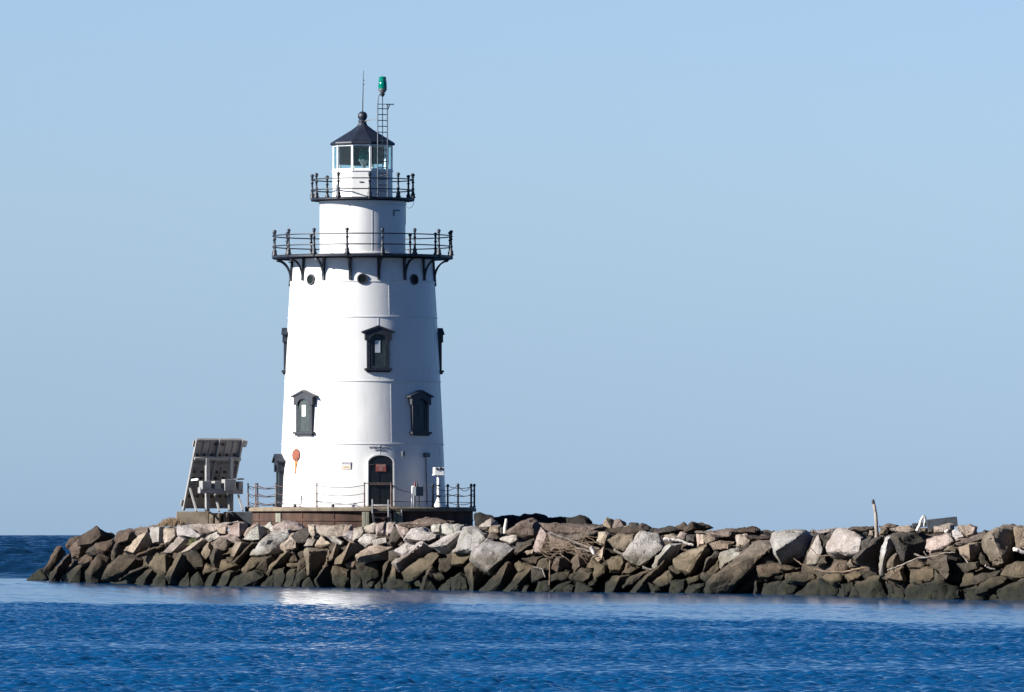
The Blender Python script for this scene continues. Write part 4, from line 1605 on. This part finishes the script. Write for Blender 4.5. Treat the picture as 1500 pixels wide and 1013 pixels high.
def build_rock(rng, outline, ridge, cls, fwd, waterline):
    uc = sum(p[0] for p in outline) / len(outline)
    vc = sum(p[1] for p in outline) / len(outline)
    outline = [(uc + (u - uc) * 1.05, vc + (v - vc) * (1.05 if v > vc else 1.02)) for u, v in outline]
    us = [p[0] for p in outline]
    vs_ = [p[1] for p in outline]
    uc, vc = sum(us) / len(us), sum(vs_) / len(vs_)
    vb, vt = max(vs_), min(vs_)
    base = dw(uc)
    d0 = base
    zb = 0
    for _ in range(4):
        zb = max(CZ + (779 - vb) * d0 / F, 0)
        d0 = base + min(1.75 * zb, 4.6)
    d0 -= fwd
    s = d0 / F
    wd, ht = (max(us) - min(us)) * s, (vb - vt) * s
    rf = (.62 if ridge else .42) * min(wd, ht) + .12
    th = .55 * wd + .45 * ht + .5
    dep = lambda v: d0 + .42 * ((vb - v) * s)
    foot = (vb > waterline - 4)
    pts = []
    for u, v in outline:
        if foot and v > waterline - 4:
            pts.append(px(u, v + 10, dep(v) + rf * .6))
        pts.append(px(u, v, dep(v) + rf + rng.uniform(-.08, .08)))
    if ridge:
        for u, v in ridge:
            pts.append(px(u, v, dep(v) + rng.uniform(-.04, .04)))
    else:
        k = .68
        tl = rng.uniform(.15, .45)
        for u, v in outline:
            uu, vv = uc + (u - uc) * k + rng.uniform(-1, 1) * .06 * (max(us) - min(us)), vc + (v - vc) * k
            pts.append(px(uu, vv, dep(vv) + .1 * rf - tl * (uu - uc) * s + rng.uniform(-.05, .05)))
    for u, v in outline:
        k = rng.uniform(.72, .9)
        pts.append(px(uc + (u - uc) * k, vc + (v - vc) * k + 1.5, dep(v) + rf + th * rng.uniform(.8, 1.1)))
    bm = bmesh.new()
    for p in pts:
        bm.verts.new(p)
    r = bmesh.ops.convex_hull(bm, input=bm.verts)
    junk = list({g for g in r['geom_interior'] + r['geom_unused'] if isinstance(g, bmesh.types.BMVert)})
    bmesh.ops.delete(bm, geom=junk, context='VERTS')
    bmesh.ops.dissolve_limit(bm, angle_limit=R(7), verts=bm.verts, edges=bm.edges)
    bmesh.ops.triangulate(bm, faces=bm.faces)
    ctr = px(uc, vc, d0 + rf + th * .4)
    L = max(.065, min(.1, .07 * max(wd, ht) + .02))
    for _ in range(6):
        ed = [e for e in bm.edges if e.calc_length() > L * 1.5]
        if not ed:
            break
        bmesh.ops.subdivide_edges(bm, edges=ed, cuts=1)
        bmesh.ops.triangulate(bm, faces=[f for f in bm.faces if len(f.verts) > 3])
    bmesh.ops.smooth_vert(bm, verts=bm.verts, factor=.35, use_axis_x=True, use_axis_y=True, use_axis_z=True)
    bm.normal_update()
    off = Vector((rng.uniform(0, 90), rng.uniform(0, 90), rng.uniform(0, 90)))
    a1 = .05 * min(1.2, max(wd, ht)) + .01
    new = []
    for v_ in bm.verts:
        q = v_.co + off
        h = a1 * noise.noise(q * 1.7) + .035 * noise.noise(q * 4.2) + .022 * noise.noise(q * 9.0) + .07 * (abs(noise.noise(q * 2.4)) - .25)
        st = noise.noise(q * .95 + Vector((5, 1, 9))) * 4.0
        fl = math.floor(st)
        h += .024 * (fl + min(1, (st - fl) / .25) - .4) * min(1, max(wd, ht))
        h -= .035 * max(0, .12 - abs(noise.noise(q * 1.3 + Vector((2, 8, 3))))) / .12
        new.append(v_.co + v_.normal * h)
    for v_, c in zip(bm.verts, new):
        v_.co = c - ctr
    me = bpy.data.meshes.new('boulder')
    bm.to_mesh(me)
    bm.free()
    for p in me.polygons:
        p.use_smooth = True
    me.set_sharp_from_angle(angle=R(32))
    me.materials.append(MAT['rock'])
    o = bpy.data.objects.new('boulder', me)
    o.location = ctr
    col.objects.link(o)
    t = CLS[cls]
    k = rng.uniform(.6, 1.2) if cls in 'wb' else rng.uniform(.82, 1.15)
    o.color = (min(1, t[0] * k * rng.uniform(.96, 1.05)), t[1] * k, t[2] * k * rng.uniform(.93, 1.05), 1)
    tag(o, None, 'boulder', 'boulders of the breakwater')
    return o, uc, vc, wd, ht

def make_rocks():
    rng = random.Random(11)
    items = []
    for x0, block in ROCKS.items():
        for line in block.strip().splitlines():
            f = line.split('|')
            rd = lambda s: [(x0 + float(a.split(',')[0]) / 7.5, 745 + float(a.split(',')[1]) / 7.5) for a in s.split()]
            outl, rid = rd(f[1]), rd(f[2])
            fwd = float(f[3]) if len(f) > 3 and f[3] else 0.0
            um = sum(p[0] for p in outl) / len(outl)
            wl = 779 + CZ * F / dw(um)
            o, uc, vc, wd, ht = build_rock(rng, outl, rid, f[0], fwd, wl)
            top = 842 - (wl - 842) * 0
            top = float(np.interp(uc, (50, 140, 240, 1500), (840, 772, 768, 768)))
            frac = (wl - vc) / max(wl - top, 8)
            row = 'waterline row' if frac < .22 else 'lower row' if frac < .45 else 'middle row' if frac < .72 else 'upper row' if frac < .95 else 'crest row'
            sec = next(s for lim, s in SECTION if uc < lim)
            shape = 'long slab' if wd > 2.1 * ht else 'upright block' if ht > 1.15 * wd else 'ridged wedge' if rid else 'boulder'
            size = 'big ' if wd * ht > 1.6 else 'small ' if wd * ht < .22 else ''
            items.append((sec, row, uc, size + LOOK[f[0]] + ' ' + shape, o))
    cells = {}
    for it in items:
        cells.setdefault((it[0], it[1]), []).append(it)
    for (sec, row), its in cells.items():
        its.sort(key=lambda i: i[2])
        looks = [i[3] for i in its]
        for k, i in enumerate(its):
            if looks.count(i[3]) == 1:
                i[4]['label'] = f'{i[3]} {sec}, in the {row}'
            else:
                same = [j for j in its if j[3] == i[3]]
                i[4]['label'] = f'{i[3]} {sec}, {ORD[same.index(i)]} from seaward in the {row}'
make_rocks()

# the mound of smaller stone under and behind the big blocks
def make_mound():
    us = np.arange(46, 2000, 4.0)
    prof = [(1.0, -.6), (2.2, .0), (3.6, .75), (5.0, 1.5), (6.0, 1.95), (7.2, 2.0), (9, 2.05), (20, 2.0), (48, 2.0), (54, 1.2), (58, -.6)]
    # resample the section
    pd = np.interp(np.linspace(0, 1, 140), np.linspace(0, 1, len(prof)), [p[0] for p in prof])
    pz = np.interp(np.linspace(0, 1, 140), np.linspace(0, 1, len(prof)), [p[1] for p in prof])
    verts, faces = [], []
    for i, u in enumerate(us):
        k = float(np.interp(u, (46, 70, 150, 260, 1900, 1996), (.05, .3, .8, 1.0, 1.0, .0)))
        for dd, z in zip(pd, pz):
            d = dw(u) + dd
            X = CX + (u - 750) * dw(u) / F
            p = Vector((X, CY + d, z * k if z > 0 else z))
            n_ = noise.noise(p * 1.1) * .28 + noise.noise(p * 2.7) * .13
            p.z += n_ - .12
            p.y += noise.noise(p * 1.3 + Vector((7, 3, 1))) * .3
            verts.append(p)
    n = len(pd)
    for i in range(len(us) - 1):
        for j in range(n - 1):
            faces.append((i * n + j, i * n + j + 1, (i + 1) * n + j + 1, (i + 1) * n + j))
    m = MB()
    m.v, m.f = verts, faces
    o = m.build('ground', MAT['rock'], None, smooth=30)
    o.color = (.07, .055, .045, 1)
    o['kind'] = 'structure'
make_mound()

# ------------------------------------------------------------------ driftwood and small things on the rocks
def dd(u, v, extra=0.0):
    """distance of the rock face at a photo pixel"""
    d = dw(u)
    for _ in range(4):
        z = max(CZ + (779 - v) * d / F, 0)
        d = dw(u) + min(1.75 * z, 4.6)
    return d + extra

def T(x0, s, extra=-.5, one=True):
    pts = []
    raw = [(x0 + float(a.split(',')[0]) / 7.5, 745 + float(a.split(',')[1]) / 7.5) for a in s.split()]
    um = sum(p[0] for p in raw) / len(raw)
    vm = max(p[1] for p in raw)
    d = dd(um, vm, extra)
    return [px(u, v, d) for u, v in raw]

def wob(pts, rng, amp, n=4):
    out = []
    for a, b in zip(pts[:-1], pts[1:]):
        for i in range(n):
            t = i / n
            out.append(a.lerp(b, t) + Vector((rng.uniform(-amp, amp), rng.uniform(-amp, amp), rng.uniform(-amp, amp))))
    out.append(pts[-1])
    return out

rngd = random.Random(8)
def limb(name, pts, r0, r1, mat, label, cat, n=8, amp=.02, extra_pts=(), group=None):
    m = MB()
    w_ = wob(pts, rngd, amp)
    k = len(w_)
    m.tube(w_, [r0 + (r1 - r0) * i / (k - 1) * 1.0 + rngd.uniform(-.05, .05) * r0 for i in range(k)], n)
    for e, ra, rb in extra_pts:
        w2 = wob(e, rngd, amp)
        m.tube(w2, [ra + (rb - ra) * i / (len(w2) - 1) for i in range(len(w2))], n)
    return tag(m.build(name, mat, None, smooth=50), label, cat, group)

# the tall leaning pole, pale below and dark at its tip
d_ = dd(1283, 786, .3)
pole = limb('driftwood_pole', [px(u, v, d_) for u, v in ((1284, 790), (1284, 770), (1283.3, 755), (1281, 743), (1279.6, 736))], .062, .045, MAT['drift'],
            'tall bleached driftwood pole standing in the rocks with a dark tip', 'driftwood', 10, .008)
m = MB()
tip = [px(u, v, d_) for u, v in ((1279.7, 737), (1279, 732.5), (1278.4, 730.6))]
c0 = Vector(pole.location)
m.tube(tip, [.05, .048, .03], 10)
m.build('charred_tip', MAT['dark'], pole, smooth=50)

limb('driftwood_stump', T(1300, '325,240 350,180 375,110 395,70', -.2), .055, .04, MAT['driftwhite'], 'forked bleached stump standing on the crest beside the dark beam', 'driftwood', 8, .01,
     [(T(1300, '395,75 412,95 415,130 398,190', -.2), .05, .03)])
m = MB()
p0, p1 = T(1300, '435,168 765,132', .8)
m.beam(p0, p1, .3, .3)
p2, p3 = T(1300, '270,180 430,165', 1.1)
m.beam(p2, p3, .12, .14)
tag(m.build('timber_beam', MAT['beamwood'], None, bevel=.02), 'dark squared timber beam lying on the crest behind the forked stump', 'timber')
limb('driftwood_log', T(960, '95,328 160,335 250,340 330,368 415,395', -.7), .065, .04, MAT['driftwhite'], 'white bleached log lying in a gap between brown rocks', 'driftwood', 9, .02)
limb('driftwood_log', T(1300, '1385,440 1440,452 1520,480 1600,490', -.7), .06, .055, MAT['driftwhite'], 'white bleached log poking out beside the tan block at the landward end', 'driftwood', 9, .02)
limb('driftwood_stump', T(1300, '640,255 655,235 668,222', -.5), .06, .03, MAT['driftwhite'], 'small white stub of wood on the pale rock past the dark beam', 'driftwood', 8, .008)
limb('wooden_stake', T(600, '1045,262 1052,180 1063,105', -.4), .07, .045, MAT['driftwhite'], 'short white wooden stake standing among the rocks past the foundation', 'stake', 8, .01)
limb('driftwood_branch', T(1300, '0,668 60,650 180,605 330,535 450,530 540,510 620,480 740,474', -1.2), .028, .02, MAT['drift'], 'long pale branch lying across the lower rocks near the dark beam', 'branch', 7, .012)
limb('driftwood_branch', T(1300, '295,490 380,525 440,530 500,560 540,560', -1.3), .03, .018, MAT['drift'], 'short pale forked branch crossing the long pale branch', 'branch', 7, .01,
     [(T(1300, '400,460 420,500 470,545', -1.3), .02, .012)])
limb('driftwood_branch', T(1140, '390,660 520,690 650,690 750,685 900,648 1050,638', -1.1), .045, .03, MAT['drift2'], 'long brown branch lying level across the rocks under the driftwood pole', 'branch', 7, .012)
limb('driftwood_branch', T(1140, '170,540 250,600 330,640 420,670', -1.5), .022, .015, MAT['drift2'], 'thin curved twig hanging over the biggest white block', 'branch', 6, .01)
limb('driftwood_branch', T(1140, '350,420 420,490 530,590', -1.4), .015, .01, MAT['drift2'], 'thin straight twig leaning on the upright pale block', 'branch', 6, .006)
limb('driftwood_branch', T(1140, '445,515 560,508 720,520', -1.0), .022, .018, MAT['drift2'], 'thin grey stick lying under the wide pale grey block', 'branch', 6, .006)
limb('driftwood_branch', T(780, '640,420 680,490', -1.2), .075, .06, MAT['driftwhite'], 'thick white broken stub at the end of the twig tangle', 'branch', 8, .01)
limb('driftwood_branch', T(780, '180,250 300,300 440,350 560,395 650,425 730,432', -1.0), .03, .04, MAT['drift'], 'long pale branch slanting through the twig tangle', 'branch', 7, .015)
limb('driftwood_branch', T(780, '470,430 560,435 640,470 690,490', -1.1), .03, .022, MAT['drift'], 'pale branch along the lower edge of the twig tangle', 'branch', 7, .015)
limb('driftwood_branch', T(780, '0,635 60,640 110,655 120,690 140,745', -1.2), .03, .02, MAT['drift'], 'pale bent stick hanging down over a dark gap', 'branch', 7, .008)
limb('driftwood_branch', T(780, '190,560 188,680 184,830', -1.2), .016, .014, MAT['drift2'], 'thin upright brown stick below the twig tangle', 'branch', 6, .006)
limb('driftwood_branch', T(780, '1215,640 1260,655 1310,660', -1.0), .05, .03, MAT['drift'], 'short pale stick under the corner of the tilted white block', 'branch', 7, .01,
     [(T(780, '1225,650 1215,620', -1.0), .025, .015)])
limb('driftwood_branch', T(780, '900,445 960,480 1010,495', -1.0), .05, .04, MAT['drift'], 'short white stick beside the tilted white block', 'branch', 7, .01)
limb('driftwood_branch', T(1300, '1075,618 1120,645 1180,660', -1.1), .035, .022, MAT['drift'], 'short pale stick below the big tan block', 'branch', 7, .01)
limb('driftwood_branch', T(1300, '820,490 860,550 885,590', -1.0), .03, .022, MAT['drift'], 'short pale twig in a dark gap beside the grey tan block', 'branch', 7, .01)
limb('driftwood_branch', T(1300, '750,350 800,330 870,322', -.8), .03, .02, MAT['drift2'], 'short grey stick on the flat brown rock', 'branch', 7, .006)

# a tangle of dead twigs: nobody could count them
def make_tangle():
    m = MB()
    rng = random.Random(21)
    for i in range(95):
        u0, v0 = rng.uniform(40, 600), rng.uniform(290, 480)
        L = rng.uniform(60, 260)
        a = R(rng.gauss(14, 22))
        if rng.random() < .3:
            a += R(rng.uniform(-60, 60))
        s = f'{u0},{v0} {u0 + L * .5 * math.cos(a)},{v0 + L * .5 * math.sin(a) + rng.uniform(-10, 10)} {min(u0 + L * math.cos(a), 740)},{v0 + L * math.sin(a)}'
        pts = wob(T(780, s, rng.uniform(-1.2, -.5)), rng, .02, 3)
        r = rng.uniform(.006, .016)
        m.tube(pts, [r * (1 - .5 * i2 / len(pts)) for i2 in range(len(pts))], 5)
    o = m.build('twig_tangle', MAT['drift2'], None, smooth=60)
    tag(o, 'tangle of dead grey twigs caught on the brown rocks', 'twigs', None, 'stuff')
make_tangle()

# dry grass and a low brown bush beside the concrete pad
def tuft(name, u, v, w_, h_, n, mat, label, extra=0.0):
    m = MB()
    rng = random.Random(int(u))
    base = px(u, v, dd(u, v, extra))
    for i in range(n):
        x, y = rng.gauss(0, w_ * .35), rng.gauss(0, w_ * .35)
        k = max(.2, 1 - (x / w_) ** 2 * 2.5)
        hh = h_ * rng.uniform(.5, 1) * k
        lean = Vector((rng.uniform(-.4, .4) * hh, rng.uniform(-.4, .4) * hh, hh))
        p = base + Vector((x, y, -.05))
        m.tube([p, p + lean * .55, p + lean], [.012, .01, .003], 4)
    return tag(m.build(name, mat, None), label, 'plant', None)
MAT['straw'] = weathered('dry_brown_stems', (.16, .11, .07), (.24, .17, .1), 8, .9)
MAT['grass'] = weathered('dull_green_stems', (.07, .085, .03), (.14, .12, .05), 8, .9)
tuft('dry_bush', 252, 768, 1.0, .36, 900, MAT['straw'], 'low dry brown bush beside the concrete pad', 0)
tuft('grass_tuft', 283, 795, .3, .3, 130, MAT['grass'], 'green brown grass tuft growing between pale rocks under the solar rack', -.6)

# a few whitecaps on the open sea
def whitecap(u, v, L, h, label):
    d = CZ * F / (v - 779)
    c = px(u, v, d)
    rng = random.Random(int(u * 7))
    m = MB()
    n = 14
    for k in range(3):
        pts, rad = [], []
        for i in range(n):
            t = i / (n - 1)
            pts.append(c + Vector(((t - .5) * L * (1 - .2 * k), k * .25 + rng.uniform(-.1, .1), h * (.4 + .35 * k) * math.sin(math.pi * t) + rng.uniform(-.04, .04) * h)))
            rad.append(h * (.12 + .5 * math.sin(math.pi * t) * rng.uniform(.6, 1)))
        m.tube(pts, rad, 7)
    return tag(m.build('whitecap', MAT['foam'], None, smooth=60), label, 'whitecap', 'whitecaps on the open sea')
MAT['foam'] = weathered('white_foam', (.75, .77, .8), (.6, .63, .68), 4, .9)
whitecap(60, 790.3, 1.2, .26, 'long thin whitecap on the open sea close below the horizon')
whitecap(6.5, 811, .4, .14, 'small bright whitecap low on the open sea, lowest of the three')
whitecap(37, 800.5, .35, .07, 'faintest whitecap, midway between the other two on the open sea')
